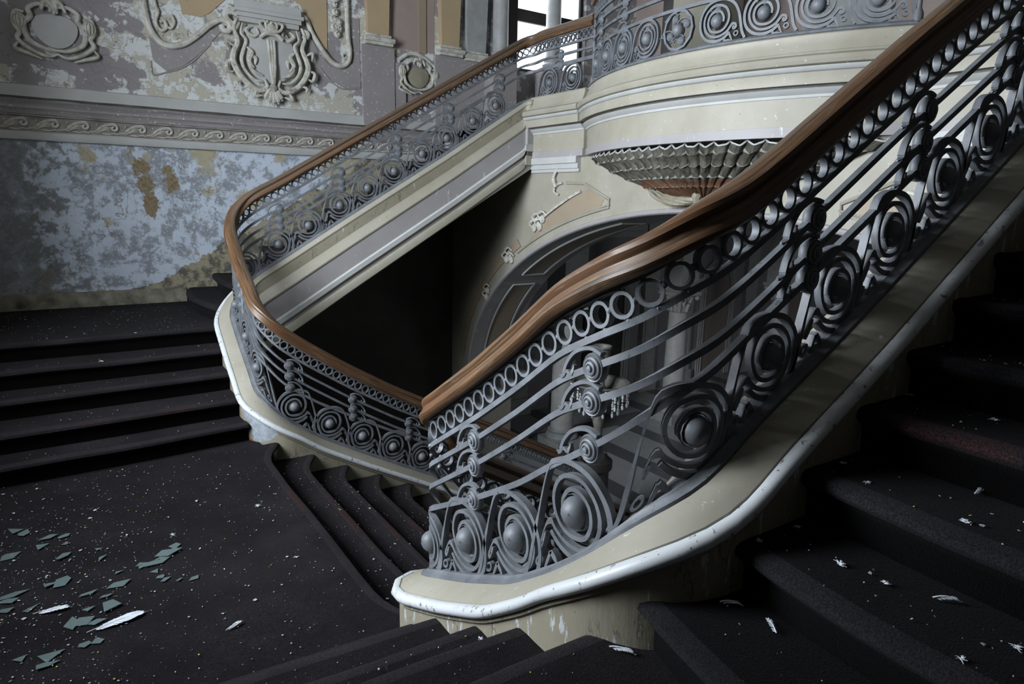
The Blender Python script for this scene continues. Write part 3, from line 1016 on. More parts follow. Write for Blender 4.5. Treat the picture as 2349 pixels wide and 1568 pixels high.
# archivolt and spandrel mouldings
mb = MB()
mb.tube(ell(4.41, -4.41, 0.03, 80, AX0-0.004), 0.028, 8)
mb.build('arch_bead', LILAC, wr)
for sg in (1, -1):
    mb = MB()
    low = [(x, sg*y, z) for x, y, z in ell(1.32, 3.05, 0.16, 14)]
    top = [(AX0-0.012, sg*2.15, 2.43), (AX0-0.012, sg*1.80, 2.42), (AX0-0.012, sg*1.36, 2.24)]
    mb.tube(top+low, 0.017, 6)
    mb.tube([(x-0.006, y*0.985, z+0.03) for x, y, z in low], 0.009, 6)
    mb.build('spandrel_moulding', CREAM, wr)
    mb = MB()
    pl = [(sg*1.75, 2.36), (sg*1.46, 2.24)]+[(y, z+0.02) for x, y, z in low[1:12]]+[(sg*2.55, 2.0), (sg*2.2, 2.20)]
    vs = [(AX0-0.006, y, z) for y, z in pl]+[(AX0+0.01, y, z) for y, z in pl]
    n = len(pl)
    mb.add(vs, [tuple(range(n))]+[(i, (i+1) % n, n+(i+1) % n, n+i) for i in range(n)])
    mb.build('spandrel_panel', TAN, wr, smooth=False)
    mb = MB()
    mb.tube(spline([(AX0-0.02, sg*2.62, 1.98), (AX0-0.03, sg*2.35, 2.12), (AX0-0.02, sg*2.05, 2.26), (AX0-0.02, sg*1.86, 2.33)], 6), 0.016, 6)
    mb.tube(spline([(AX0-0.02, sg*2.22, 2.43), (AX0-0.02, sg*2.34, 2.40), (AX0-0.03, sg*2.36, 2.32), (AX0-0.02, sg*2.28, 2.29)], 5), 0.015, 6)
    mb.tube(spline([(AX0-0.02, sg*2.33, 2.38), (AX0-0.03, sg*2.38, 2.48), (AX0-0.03, sg*2.33, 2.58), (AX0-0.02, sg*2.28, 2.66)], 5), [0.028]*6+[0.022]*5+[0.012]*5, 6)
    for (y, z) in ((2.72, 1.95), (2.66, 1.88), (2.78, 1.86), (2.60, 1.98), (3.35, 1.47), (3.30, 1.40), (3.42, 1.40), (3.9, 0.9), (3.93, 0.8)):
        mb.ball((AX0-0.02, sg*y, z), 0.05, 8, 0, (0.6, 1, 1.1))
        mb.tube(spline([(AX0-0.03, sg*y, z), (AX0-0.06, sg*(y+0.05), z+0.05), (AX0-0.05, sg*(y-0.02), z+0.10), (AX0-0.02, sg*(y-0.07), z+0.06)], 4), 0.013, 5)
    mb.build('leaf_ornament', RELIEF, wr)
    mb = MB()
    band = [(x, sg*y, z) for x, y, z in ell(2.95, 4.40, 0.20, 24)]
    band2 = [(x, sg*y, z) for x, y, z in ell(2.95, 4.40, 0.33, 24)]
    n = len(band)
    vs = band+band2
    mb.add(vs, [(i, i+1, n+i+1, n+i) for i in range(n-1)])
    mb.build('archivolt_band', TAN, wr)
    # coffer frames on the intrados
    for (t0, t1) in ((0.16, 0.62), (0.70, 1.25)):
        mb = MB()
        A = [(EA*math.cos(t), EZ+EB*math.sin(t)) for t in np.linspace(t0, t1, 20)]
        loop = [(AX0+0.22, sg*y*0.994, z-0.012) for y, z in A]+[(AX1-0.2, sg*y*0.994, z-0.012) for y, z in A[::-1]]
        mb.tube(loop+[loop[0]], 0.013, 5)
        mb.build('coffer_moulding', PALE, wr)
        mb = MB()
        n = len(A)
        vs = [(AX0+0.24, sg*y*0.997, z-0.006) for y, z in A]+[(AX1-0.22, sg*y*0.997, z-0.006) for y, z in A]
        mb.add(vs, [(i, i+1, n+i+1, n+i) for i in range(n-1)])
        mb.build('coffer_panel', TAN, wr)

# balcony: bowed floor edge with mouldings, straight returns, shell corbel
balc = tag(empty('balcony', (5.2, 0, 2.75)), 'bowed cream plaster balcony on a fluted shell corbel above the arch', 'balcony')
EDGE = [('kerb', CREAM, [(-0.10, 3.485), (0.035, 3.485), (0.05, 3.470), (0.045, 3.45), (0.06, 3.40), (0.085, 3.345), (-0.10, 3.345)]),
        ('roll', CREAM, [(-0.10, 3.345), (0.09, 3.343), (0.10, 3.325), (0.13, 3.318), (0.165, 3.30), (0.178, 3.27), (0.165, 3.245), (0.135, 3.235), (-0.10, 3.235)]),
        ('fillet', PALE, [(-0.10, 3.235), (0.15, 3.233), (0.158, 3.222), (0.148, 3.205), (0.13, 3.195), (-0.10, 3.195)]),
        ('corona', CREAM, [(-0.10, 3.195), (0.135, 3.193), (0.14, 3.185), (0.138, 3.105), (-0.10, 3.105)]),
        ('shadow_groove', GROOVE, [(-0.10, 3.105), (0.085, 3.104), (0.085, 3.088), (-0.10, 3.088)]),
        ('cove', PALE, [(-0.10, 3.088), (0.095, 3.086), (0.075, 3.062), (0.05, 3.045), (0.045, 3.025), (-0.10, 3.025)]),
        ('fascia', CREAM, [(-0.10, 3.025), (0.035, 3.025), (0.035, 2.815), (-0.10, 2.815)]),
        ('lower_band', LILAC, [(-0.10, 2.815), (0.048, 2.813), (0.048, 2.735), (-0.10, 2.735)])]
for nm, mt, pr in EDGE:
    mb = MB()
    n = 60
    th2 = TH+0.085
    for a0 in [0]:
        vs, fs = [], []
        k = len(pr)
        for i in range(n+1):
            a = -th2+2*th2*i/n
            for d, z in pr:
                r = BR+d
                vs.append((BC[0]-r*math.cos(a), BC[1]-r*math.sin(a), z))
        for i in range(n):
            for j in range(k):
                fs.append((i*k+j, i*k+(j+1) % k, (i+1)*k+(j+1) % k, (i+1)*k+j))
        mb.add(vs, fs)
    for sg in (1, -1):
        vs, fs = [], []
        for y in (1.8, 2.86):
            for d, z in pr:
                vs.append((5.2-d-0.02, sg*y, z))
        fs = [(j, (j+1) % k, k+(j+1) % k, k+j) for j in range(k)]+[tuple(range(k)), tuple(range(k, 2*k))]
        mb.add(vs, fs)
    mb.build(nm, mt, balc)
mb = MB()
vs = [(BC[0]-BR*math.cos(a), -BR*math.sin(a), 3.30) for a in np.linspace(-TH, TH, 30)]
mb.add(vs+[(x, y, 2.74) for x, y, z in vs], [tuple(range(30)), tuple(range(30, 60))])
mb.build('floor_slab', PLAIN, balc, smooth=False)
# lower returns of the wall cornice
for sg in (1, -1):
    mb = MB()
    y0, y1 = sorted((sg*1.9, sg*2.86))
    mb.box(5.12, 5.22, y0, y1, 2.66, 2.735)
    mb.box(5.15, 5.22, y0, y1, 2.60, 2.66)
    mb.box(5.17, 5.22, y0, y1, 2.56, 2.60)
    mb.build('return_moulding', PALE, balc, smooth=False)
# shell
mb = MB()
NA, NTT = 288, 34
tip = np.array([5.17, 0.0, 2.27])
vs, fs, us = [], [], []
ribs = 24
for i in range(NA+1):
    a = -(TH-0.02)+2*(TH-0.02)*i/NA
    rim = np.array([BC[0]-(BR-0.02)*math.cos(a), -(BR-0.02)*math.sin(a), 2.728])
    ph = i/NA
    wv = abs(math.sin(ph*PI*ribs))**0.8*(0.75+0.25*math.sin(i*0.37)**2)
    for j in range(NTT+1):
        t = j/NTT
        base = tip+(rim-tip)*np.array([t, t, 0])
        z = tip[2]+(rim[2]-tip[2])*(t**1.75)
        ridge = 0.0
        for g in (0.45, 0.62, 0.78, 0.92):
            ridge += 0.022*math.exp(-((t-g-0.018*wv)/0.014)**2)
        amp = 0.042*t+0.004
        out = wv*amp+ridge
        d = (base-np.array([5.6, 0, 0]))
        d[2] = 0
        d = d/np.linalg.norm(d)
        vs.append((base[0]+d[0]*out*0.45, base[1]+d[1]*out*0.45, z-out*0.9))
        us.append((ph, t))
uvf = []
for i in range(NA):
    for j in range(NTT):
        q = (i*(NTT+1)+j, i*(NTT+1)+j+1, (i+1)*(NTT+1)+j+1, (i+1)*(NTT+1)+j)
        fs.append(q)
        uvf.append([us[z] for z in q])
mb.add(vs, fs, 0, uvf)
shell = mb.build('shell_corbel', SHELL, balc)
mb = MB()
rimpts = []
for i in range(0, NA+1, 1):
    p = vs[i*(NTT+1)+NTT]
    rimpts.append((p[0], p[1], p[2]+0.004))
mb.tube(rimpts, 0.008, 5)
mb.build('shell_rim', PALE, shell)
mb = MB()
for k in range(6):
    sgn = -1 if k % 2 else 1
    o = 0.1+0.1*(k//2)
    mb.tube(spline([(5.12, 0.0, 2.25), (5.08, sgn*o, 2.25-0.01*k), (5.10, sgn*(o+0.28), 2.275), (5.14, sgn*(o+0.5), 2.34+0.02*k)], 5), [0.03]*8+[0.02]*4+[0.008]*4, 6)
mb.tube(spline([(5.12, 0, 2.34), (5.06, 0, 2.27), (5.10, 0, 2.2), (5.16, 0, 2.15)], 5), [0.05]*6+[0.04]*6+[0.015]*4, 8)
mb.build('leaf_tip', OLIVE, balc)

# mezzanine floor behind balcony, back wall and piers
mb = MB()
mb.box(5.2, 10.0, -YW, YW+1.4, 2.98, 3.22)
structure(mb.build('floor_2', PLAIN, smooth=False), 'mezzanine floor slab')
mb = MB()
mb.box(8.9, 9.1, -YW, YW+1.4, 3.22, 8.0)
structure(mb.build('wall_right_2', PINK, smooth=False), 'dim pink wall at the back of the mezzanine')
tr = structure(empty('trim_1', (8.8, 0, 3.22)), 'piers and dark door frame behind the balcony railing')
for i, (x0, x1, y0, y1, mt) in enumerate(((7.2, 7.7, 1.75, 2.5, CREAM), (6.2, 6.7, -3.1, -2.35, CREAM), (8.8, 8.9, 0.4, 1.6, STONE), (8.8, 8.9, -1.6, -0.7, DARKW), (8.75, 8.9, 2.8, 4.2, DARKW))):
    mb = MB()
    mb.box(x0, x1, y0, y1, 3.22, 8.0)
    mb.box(x0-0.05, x1, y0-0.05, y1+0.05, 3.22, 3.5)
    mb.build('pier', mt, tr, smooth=False)

# ------------------------------------------------------------------ back wall (painted) with ornaments
WX0, WX1 = 6.32, 7.75
WZ0, WZ1 = 4.25, 7.2
mb = MB()
mb.box(XL, 6.0, YW, YW+0.3, 0.6, 8.0)
mb.box(6.0, WX0, YW, YW+0.3, 3.0, 8.0)
mb.box(WX0, WX1, YW, YW+0.3, 3.0, WZ0)
mb.box(WX0, WX1, YW, YW+0.3, WZ1, 8.0)
mb.box(WX1, 9.0, YW, YW+0.3, 3.0, 8.0)
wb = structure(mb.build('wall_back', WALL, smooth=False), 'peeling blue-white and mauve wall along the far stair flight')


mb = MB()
mb.box(XL, 6.0, YW, YW+0.3, -2.04, 0.6)  # lower wall: shade under the flight put into its colour
structure(mb.build('wall_back_3', UNDER, smooth=False), 'lower wall under the far flight, coloured dark for its shade')

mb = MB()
pl = [(1.2, 0.6), (1.9, 0.62), (5.2, 2.55), (6.0, 2.95), (6.0, 0.6)]  # added dark sheet standing in for shade below the soffit
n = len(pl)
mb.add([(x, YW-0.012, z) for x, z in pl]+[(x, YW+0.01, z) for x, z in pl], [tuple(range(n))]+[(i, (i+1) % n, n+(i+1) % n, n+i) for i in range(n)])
structure(mb.build('wall_back_shade', UNDER, smooth=False), 'dark sheet painting shade on the wall beneath the soffit of the far flight')


def wbox(nm, x0, x1, z0, z1, dep, mt, bev=0.0):
    mb = MB()
    mb.box(x0, x1, YW-dep, YW+0.01, z0, z1)
    return mb.build(nm, mt, wb, smooth=False)


def wsweep(nm, x0, x1, pr, mt):
    """horizontal moulding on the wall: pr = (out, z)"""
    mb = MB()
    n = 40
    k = len(pr)
    vs, fs = [], []
    for i in range(n+1):
        x = x0+(x1-x0)*i/n
        for d, z in pr:
            vs.append((x, YW-d+rng.normal(0, 0.0015), z+rng.normal(0, 0.0015)))
    for i in range(n):
        for j in range(k-1):
            fs.append((i*k+j, i*k+j+1, (i+1)*k+j+1, (i+1)*k+j))
    mb.add(vs, fs)
    return mb.build(nm, mt, wb)


wsweep('ledge', XL, 5.0, [(0.0, 3.335), (0.02, 3.33), (0.03, 3.32), (0.03, 3.19), (0.0, 3.185)], PALE)
wsweep('dado_cornice', XL, 5.0, [(0.0, 3.195), (0.085, 3.19), (0.10, 3.175), (0.095, 3.155), (0.07, 3.135), (0.055, 3.10), (0.06, 3.08), (0.04, 3.06), (0.03, 3.02), (0.0, 3.01)], MAUVE)
wsweep('dirt_line', XL, 5.0, [(0.0, 3.203), (0.06, 3.200), (0.094, 3.189), (0.104, 3.178), (0.102, 3.168)], GROOVE)
wsweep('frieze_ground', XL, 5.0, [(0.0, 3.02), (0.035, 3.015), (0.04, 3.0), (0.02, 2.99), (0.015, 2.85), (0.02, 2.84), (0.0, 2.835)], FRIEZEG)
wsweep('dado_band', XL, 5.0, [(0.0, 2.842), (0.045, 2.838), (0.058, 2.825), (0.06, 2.77), (0.05, 2.745), (0.0, 2.738)], PALE)
wsweep('skirting', XL, 1.3, [(0.0, 1.03), (0.025, 1.02), (0.03, 0.99), (0.03, 0.84), (0.0, 0.84)], STAIN)


def curl(cx, cz, r0, turns, start, sgn=1, n=22):
    out = []
    for i in range(n+1):
        t = i/n
        a = start+sgn*turns*2*PI*t
        r = r0*(1-0.85*t)
        out.append((cx+r*math.cos(a), cz+r*math.sin(a)))
    return out


def w3(pts, dep):
    return [(x, YW-dep, z) for x, z in pts]


def fr_mesh():
    mb = MB()
    c = curl(0.075, 2.928, 0.05, 1.25, PI*0.9, -1)
    pre = spline([(-0.17, 2.865), (-0.10, 2.885), (-0.03, 2.945), (0.03, 2.965)], 5)
    mb.tube(w3([tuple(p) for p in pre][:-1]+c[3:], 0.03), np.concatenate([np.linspace(0.006, 0.016, len(pre)-1), np.linspace(0.017, 0.010, len(c)-3)]), 6, ((0, 1, 0), 0.8))
    for k in range(4):
        mb.tube(w3([tuple(p) for p in spline([(-0.14+0.012*k, 2.862+0.004*k), (-0.08, 2.872+0.014*k), (-0.02, 2.90+0.016*k), (0.02+0.012*k, 2.895+0.012*k)], 4)], 0.024), [0.004]*3+[0.009]*7+[0.004]*3, 5, ((0, 1, 0), 0.8))
    mb.tube(w3([tuple(p) for p in spline([(-0.05, 2.862), (0.02, 2.856), (0.07, 2.868), (0.115, 2.86)], 4)], 0.024), 0.009, 5)
    mb.ball((-0.09, YW-0.024, 2.955), 0.012, 6)
    o = mb.build('frieze_scroll', RELIEF)
    me = o.data
    bpy.data.objects.remove(o)
    return me


FRM = fr_mesh()
k = 0
x = -1.42
while x < 4.9:
    o = link('frieze_scroll', FRM, wb)
    o.location = (x, 0, 0)
    x += 0.2875
    k += 1


def moulding(nm, pts, rads, mt=RELIEF, dep=0.03, per=6, flat=0.9):
    mb = MB()
    for p, r in zip(pts, rads):
        q = [tuple(a) for a in spline(p, per)] if len(p) > 2 else p
        mb.tube(w3(q, dep), r, 8, ((0, 1, 0), flat))
    return mb.build(nm, mt, wb)


# framed panels on the upper wall
LM = [[(1.05, 5.4), (1.06, 4.8), (1.10, 4.25), (1.15, 4.05), (1.27, 3.925), (1.45, 3.945), (1.62, 4.06), (1.78, 4.21), (1.92, 4.30), (2.02, 4.27), (2.01, 4.19), (1.94, 4.19), (1.93, 4.24)]]
moulding('panel_moulding', LM, [0.035])
moulding('panel_moulding', [[(1.16, 5.4), (1.17, 4.8), (1.20, 4.40), (1.235, 4.28)], [(1.235, 4.28), (1.20, 4.16), (1.25, 4.08), (1.31, 4.12), (1.29, 4.19), (1.245, 4.17)], [(1.29, 4.14), (1.36, 4.12), (1.40, 4.20), (1.37, 4.27)]], [0.022, 0.02, 0.016])
RM = [[(3.53, 5.6), (3.54, 4.9), (3.545, 4.35), (3.57, 4.16), (3.54, 4.02), (3.44, 3.95), (3.31, 3.99), (3.18, 4.13), (3.05, 4.32), (2.98, 4.47), (2.90, 4.50), (2.87, 4.43)]]
moulding('panel_moulding', RM, [0.032])
moulding('panel_moulding', [curl(3.50, 4.08, 0.055, 1.1, 0, 1)], [0.017], per=2)
moulding('wall_crack_edge', [[(1.12, 3.73), (1.13, 3.58), (1.28, 3.62), (1.45, 3.69), (1.62, 3.82), (1.80, 4.02)]], [0.010], MAUVE, 0.004)
moulding('wall_crack_edge', [[(3.0, 3.62), (3.04, 3.78), (3.05, 3.95)], [(3.15, 3.90), (3.30, 3.74), (3.48, 3.66), (3.72, 3.70)]], [0.010, 0.010], MAUVE, 0.004)


def plate(nm, pts, dep, mt):
    mb = MB()
    n = len(pts)
    mb.add([(x, YW-dep, z) for x, z in pts]+[(x, YW+0.005, z) for x, z in pts], [tuple(range(n))]+[(i, (i+1) % n, n+(i+1) % n, n+i) for i in range(n)])
    return mb.build(nm, mt, wb, smooth=False)


plate('painted_panel', [(1.50, 4.31), (1.70, 4.30), (1.80, 4.36), (2.05, 4.60), (2.05, 5.6), (1.45, 5.6), (1.46, 4.5)], 0.012, OCHRE)
plate('painted_panel', [(2.62, 5.6), (2.72, 4.72), (2.90, 4.66), (3.08, 4.38), (3.20, 4.16), (3.26, 4.14), (3.29, 5.6)], 0.012, OCHRE)
plate('mauve_apron', [(1.14, 3.74), (1.28, 3.63), (1.45, 3.70), (1.62, 3.84), (1.80, 4.03), (1.93, 4.18), (1.80, 4.17), (1.62, 4.02), (1.46, 3.90), (1.28, 3.87), (1.12, 4.0)], 0.010, MAUVE)
plate('mauve_apron', [(2.98, 4.28), (3.06, 4.02), (3.20, 3.86), (3.34, 3.74), (3.50, 3.67), (3.72, 3.71), (3.72, 4.6), (3.62, 4.6), (3.62, 4.02), (3.50, 3.90), (3.30, 3.93), (3.14, 4.08), (3.03, 4.30)], 0.010, MAUVE)

# hanging flower drop on the right panel
mb = MB()
for (x, z, r) in ((3.38, 4.62, 0.05), (3.35, 4.53, 0.055), (3.41, 4.50, 0.06), (3.37, 4.43, 0.06), (3.43, 4.42, 0.045), (3.40, 4.35, 0.05), (3.38, 4.72, 0.04), (3.40, 4.80, 0.05), (3.36, 4.88, 0.04)):
    mb.ball((x, YW-0.03, z), r, 8, 0, (1, 0.7, 1))
    mb.tube(w3(curl(x, z, r*0.8, 0.9, 0.3*r*100, 1, 10), 0.065), 0.009, 5)
mb.build('flower_drop', RELIEF, wb)

# entablature block and central cartouche
mb = MB()
for (z0, z1, d, x0, x1) in ((4.31, 4.37, 0.10, 2.13, 2.86), (4.365, 4.42, 0.13, 2.10, 2.885), (4.415, 4.46, 0.16, 2.07, 2.91), (4.455, 4.56, 0.12, 2.09, 2.89)):
    mb.box(x0, x1, YW-d, YW, z0, z1)
mb.build('entablature', PALE, wb, smooth=False)
mb = MB()
oval = [(2.50+0.30*math.cos(a), 3.98+0.36*math.sin(a)) for a in np.linspace(0, 2*PI, 24, endpoint=False)]
mb.add([(x, YW-0.05, z) for x, z in oval]+[(2.5, YW-0.10, 3.98)], [(i, (i+1) % 24, 24) for i in range(24)])
mb.add([(x, YW-0.05, z) for x, z in oval]+[(2.50+(x-2.5)*1.15, YW, 3.98+(z-3.98)*1.1) for x, z in oval], [(i, (i+1) % 24, 24+(i+1) % 24, 24+i) for i in range(24)])
carto = mb.build('cartouche', PALE, wb)


def orn(nm, parent, curves, dep=0.07, mt=RELIEF):
    mb = MB()
    for c in curves:
        pts, r0, r1 = c[0], c[1], c[2]
        q = [tuple(a) for a in spline(pts, 5)]
        n = len(q)
        rr = [r0+(r1-r0)*abs(2*i/(n-1)-1)**1.5 for i in range(n)]
        mb.tube(w3(q, dep), rr, 7, ((0, 1, 0), 0.9))
    return mb.build(nm, mt, parent)


for sg in (-1, 1):
    M = lambda L, sg=sg: [(2.50+sg*x, z) for x, z in L]
    orn('frame_scroll', carto, [
        (M([(0.40, 4.34), (0.44, 4.22), (0.40, 4.08), (0.45, 3.95), (0.47, 3.84), (0.41, 3.70), (0.30, 3.58), (0.16, 3.52), (0.07, 3.57), (0.10, 3.66)]), 0.042, 0.016),
        (M([(0.33, 4.30), (0.36, 4.18), (0.30, 4.10), (0.34, 3.98), (0.37, 3.86), (0.33, 3.74), (0.22, 3.64), (0.12, 3.63)]), 0.026, 0.010),
        (M([(0.24, 4.27), (0.30, 4.22), (0.22, 4.16), (0.15, 4.20), (0.17, 4.26)]), 0.026, 0.01)], 0.075)
    orn('acanthus_leaf', carto, [
        (M([(0.44, 4.00), (0.53, 4.05), (0.52, 3.95)]), 0.022, 0.006), (M([(0.46, 3.82), (0.55, 3.80), (0.52, 3.70), (0.46, 3.72)]), 0.024, 0.006),
        (M([(0.36, 3.62), (0.44, 3.60), (0.42, 3.54)]), 0.02, 0.006), (M([(0.20, 3.52), (0.24, 3.44), (0.14, 3.46)]), 0.026, 0.006),
        (M([(0.30, 4.02), (0.24, 3.96), (0.28, 3.86), (0.22, 3.78)]), 0.034, 0.008), (M([(0.27, 3.92), (0.20, 3.90), (0.21, 3.82)]), 0.026, 0.006), (M([(0.29, 3.83), (0.23, 3.74), (0.12, 3.70)]), 0.022, 0.006)], 0.085)
mb = MB()
mb.ball((2.50, YW-0.11, 4.27), 0.085, 10, 0, (1, 0.7, 0.8))
for k in range(5):
    mb.tube(w3([tuple(a) for a in spline([(2.5, 4.22), (2.5+0.05*(k-2), 4.25), (2.5+0.07*(k-2), 4.32), (2.5+0.04*(k-2), 4.345)], 4)], 0.14), 0.018, 6)
mb.tube(w3([tuple(a) for a in spline([(2.36, 4.15), (2.43, 4.20), (2.5, 4.21), (2.57, 4.20), (2.64, 4.15)], 4)], 0.12), 0.024, 6)
mb.build('crest', RELIEF, carto)
mb = MB()
for dx in (-0.035, 0.0, 0.035):
    mb.tube(w3([tuple(a) for a in spline([(2.49+dx, 4.14), (2.5+dx*0.9, 3.95), (2.5+dx*0.5, 3.75), (2.5, 3.6)], 5)], 0.115), [0.018]*8+[0.024]*8, 6)
mb.build('tassel', RELIEF, carto)
mb = MB()
for k in range(5):
    a = -PI/2+(k-2)*0.42
    mb.tube(w3([tuple(b) for b in spline([(2.5, 3.60), (2.5+0.09*math.cos(a), 3.56+0.10*math.sin(a)), (2.5+0.15*math.cos(a), 3.54+0.19*math.sin(a))], 5)], 0.08), [0.02]*4+[0.034]*5+[0.012]*2, 6)
mb.ball((2.5, YW-0.09, 3.56), 0.05, 8)
mb.build('palmette', RELIEF, carto)
orn('rocaille', carto, [([(2.16, 4.34), (2.05, 4.40), (1.98, 4.36), (2.02, 4.30), (2.10, 4.28)], 0.035, 0.01), ([(2.12, 4.40), (2.03, 4.47), (2.0, 4.44)], 0.03, 0.01), ([(2.14, 4.30), (2.08, 4.22), (2.02, 4.22)], 0.03, 0.01),
                        ([(2.90, 4.32), (2.98, 4.30), (2.97, 4.24), (2.91, 4.24)], 0.035, 0.012)], 0.06)


def oval_cartouche(cx, cz, s, nm='cartouche'):
    mb = MB()
    ov = [(cx+0.19*s*math.cos(a), cz+0.155*s*math.sin(a)+0.02*s*math.cos(2*a)) for a in np.linspace(0, 2*PI, 24, endpoint=False)]
    mb.add([(x, YW-0.03, z) for x, z in ov]+[(cx, YW-0.07, cz)], [(i, (i+1) % 24, 24) for i in range(24)])
    mb.add([(x, YW-0.03, z) for x, z in ov]+[(x, YW, z) for x, z in ov], [(i, (i+1) % 24, 24+(i+1) % 24, 24+i) for i in range(24)])
    c = mb.build(nm, OLIVE if s < 0.95 else PALE, wb)
    P = lambda L: [(cx+x*s, cz+z*s) for x, z in L]
    for sg in (-1, 1):
        Q = lambda L, sg=sg: P([(sg*x, z) for x, z in L])
        orn('frame_scroll', c, [(Q([(0.03, 0.20), (0.12, 0.21), (0.20, 0.16), (0.19, 0.09), (0.25, 0.02), (0.24, -0.08), (0.20, -0.14), (0.10, -0.19), (0.0, -0.20)]), 0.026*s, 0.014*s),
                                (Q([(0.24, 0.12), (0.31, 0.12), (0.33, 0.02), (0.29, -0.06), (0.31, -0.13), (0.20, -0.22), (0.08, -0.26), (0.0, -0.23)]), 0.022*s, 0.010*s),
                                (Q([(0.30, -0.15), (0.34, -0.21), (0.24, -0.25), (0.13, -0.29)]), 0.02*s, 0.006*s)], 0.055)
        mb = MB()
        mb.ball((cx+sg*0.285*s, YW-0.05, cz+0.04*s), 0.062*s, 10, 0, (1, 0.8, 1))
        for k in range(5):
            a = k*0.55-1.1
            mb.tube([(cx+sg*0.285*s+math.sin(a)*0.058*s*math.cos(t), YW-0.055-0.05*s*math.cos(t)*math.cos(a), cz+0.04*s+0.066*s*math.sin(t)) for t in np.linspace(-1.5, 1.5, 8)], 0.009*s, 5)
        mb.build('bud', RELIEF, c)
    orn('crest', c, [(P([(-0.10, 0.16), (-0.06, 0.24), (0.0, 0.20), (0.03, 0.14)]), 0.03*s, 0.012*s), (P([(0.10, 0.16), (0.06, 0.24), (0.0, 0.23), (-0.03, 0.15)]), 0.026*s, 0.01*s), (P([(0.0, 0.27), (0.02, 0.2), (0.0, 0.13)]), 0.026*s, 0.01*s)], 0.07)
    return c


oval_cartouche(0.20, 3.93, 1.12)
oval_cartouche(4.60, 3.95, 0.92)
moulding('arched_moulding', [[(4.30, 4.14), (4.45, 4.24), (4.62, 4.25), (4.80, 4.16), (4.88, 4.10)]], [0.03], RELIEF, 0.02)
moulding('panel_moulding', [[(0.62, 5.4), (0.62, 4.72), (0.72, 4.60), (0.62, 4.50), (0.45, 4.47), (0.38, 4.54), (0.46, 4.60)]], [0.03])

# pilasters and pedestals to the right of the panels
wbox('pedestal', 3.74, 4.22, 3.20, 4.28, 0.05, MAUVE)
wbox('pedestal', 4.86, 6.05, 3.20, 4.28, 0.08, MAUVE)
wbox('pedestal', 4.22, 4.40, 3.20, 4.10, 0.035, MAUVE)
wbox('recessed_panel', 4.20, 4.88, 4.30, 6.5, 0.004, PINK)
wbox('panel_stile', 4.62, 4.74, 4.28, 6.5, 0.02, TAN)


def pilaster(x0, x1, z0, mt, dep):
    mb = MB()
    c, w = (x0+x1)/2, (x1-x0)/2
    vs = []
    for z, k, d in ((z0+0.10, 0.80, 0.85), (z0+1.6, 1.05, 1.1)):
        vs += [(c-w*k, YW-dep*d, z), (c+w*k, YW-dep*d, z), (c+w*k, YW, z), (c-w*k, YW, z)]
    mb.add(vs, [(0, 1, 5, 4), (1, 2, 6, 5), (3, 0, 4, 7), (0, 3, 2, 1)])
    o = mb.build('pilaster', mt, wb, smooth=False)
    mb = MB()
    mb.box(c-w*1.05, c+w*1.05, YW-dep-0.03, YW, z0, z0+0.05)
    mb.tube([(c-w*1.15, YW-dep-0.03, z0+0.07), (c+w*1.15, YW-dep-0.03, z0+0.07)], 0.035, 8)
    mb.box(c-w*0.95, c+w*0.95, YW-dep-0.01, YW, z0+0.09, z0+0.14)
    mb.build('moulded_base', RELIEF, o)
    return o


pilaster(3.78, 4.16, 4.28, OCHRE, 0.10)
pilaster(4.92, 5.28, 4.28, OCHRE, 0.12)
pilaster(5.36, 5.76, 4.26, STONE, 0.10)

# mezzanine window
wn = structure(empty('window_1', ((WX0+WX1)/2, YW+0.15, WZ0)), 'tall dark framed window above the far flight, bright with daylight')
mb = MB()
for (x0, x1, z0, z1) in ((WX0, WX0+0.06, WZ0, WZ1), (WX1-0.06, WX1, WZ0, WZ1), (WX0, WX1, WZ0, WZ0+0.06), (WX0, WX1, 5.02, 5.20), (7.02, 7.12, WZ0, WZ1)):
    mb.box(x0, x1, YW+0.08, YW+0.2, z0, z1)
mb.build('window_frame', DARKW, wn, smooth=False)
for (x0, x1, z0, z1) in ((WX0+0.06, 7.02, WZ0+0.06, 5.02), (7.12, WX1-0.06, WZ0+0.06, 5.02), (WX0+0.06, 7.02, 5.20, WZ1), (7.12, WX1-0.06, 5.20, WZ1)):
    mb = MB()
    mb.box(x0, x1, YW+0.13, YW+0.14, z0, z1)
    mb.build('pane', SKYP, wn, smooth=False)
mb = MB()
mb.box(6.05, WX0, YW-0.06, YW, 3.22, 7.2)
mb.build('dark_jamb', DARKW, wn, smooth=False)
for (x, y) in ((5.90, 4.78), (6.86, 4.72)):
    t = tag(empty('window_column', (x, y, 4.25)), 'pale grey round column %s' % ('beside the dark window jamb' if x < 6 else 'standing in front of the bright window'), 'column')
    mb = MB()
    mb.lathe([(0.0, 4.41), (0.125, 4.41), (0.12, 4.5), (0.115, 7.5), (0, 7.5)], (x, y, 0), 20)
    mb.build('shaft', STONE, t)
    mb = MB()
    mb.lathe([(0, 4.25), (0.17, 4.25), (0.17, 4.30), (0.15, 4.31), (0.165, 4.34), (0.15, 4.37), (0.13, 4.38), (0.14, 4.40), (0.125, 4.42), (0, 4.42)], (x, y, 0), 20)
    mb.build('base', STONE, t)
    mb = MB()
    mb.box(x-0.19, x+0.19, y-0.19, y+0.19, 3.22, 4.25)
    mb.build('pedestal', MAUVE, t, smooth=False)

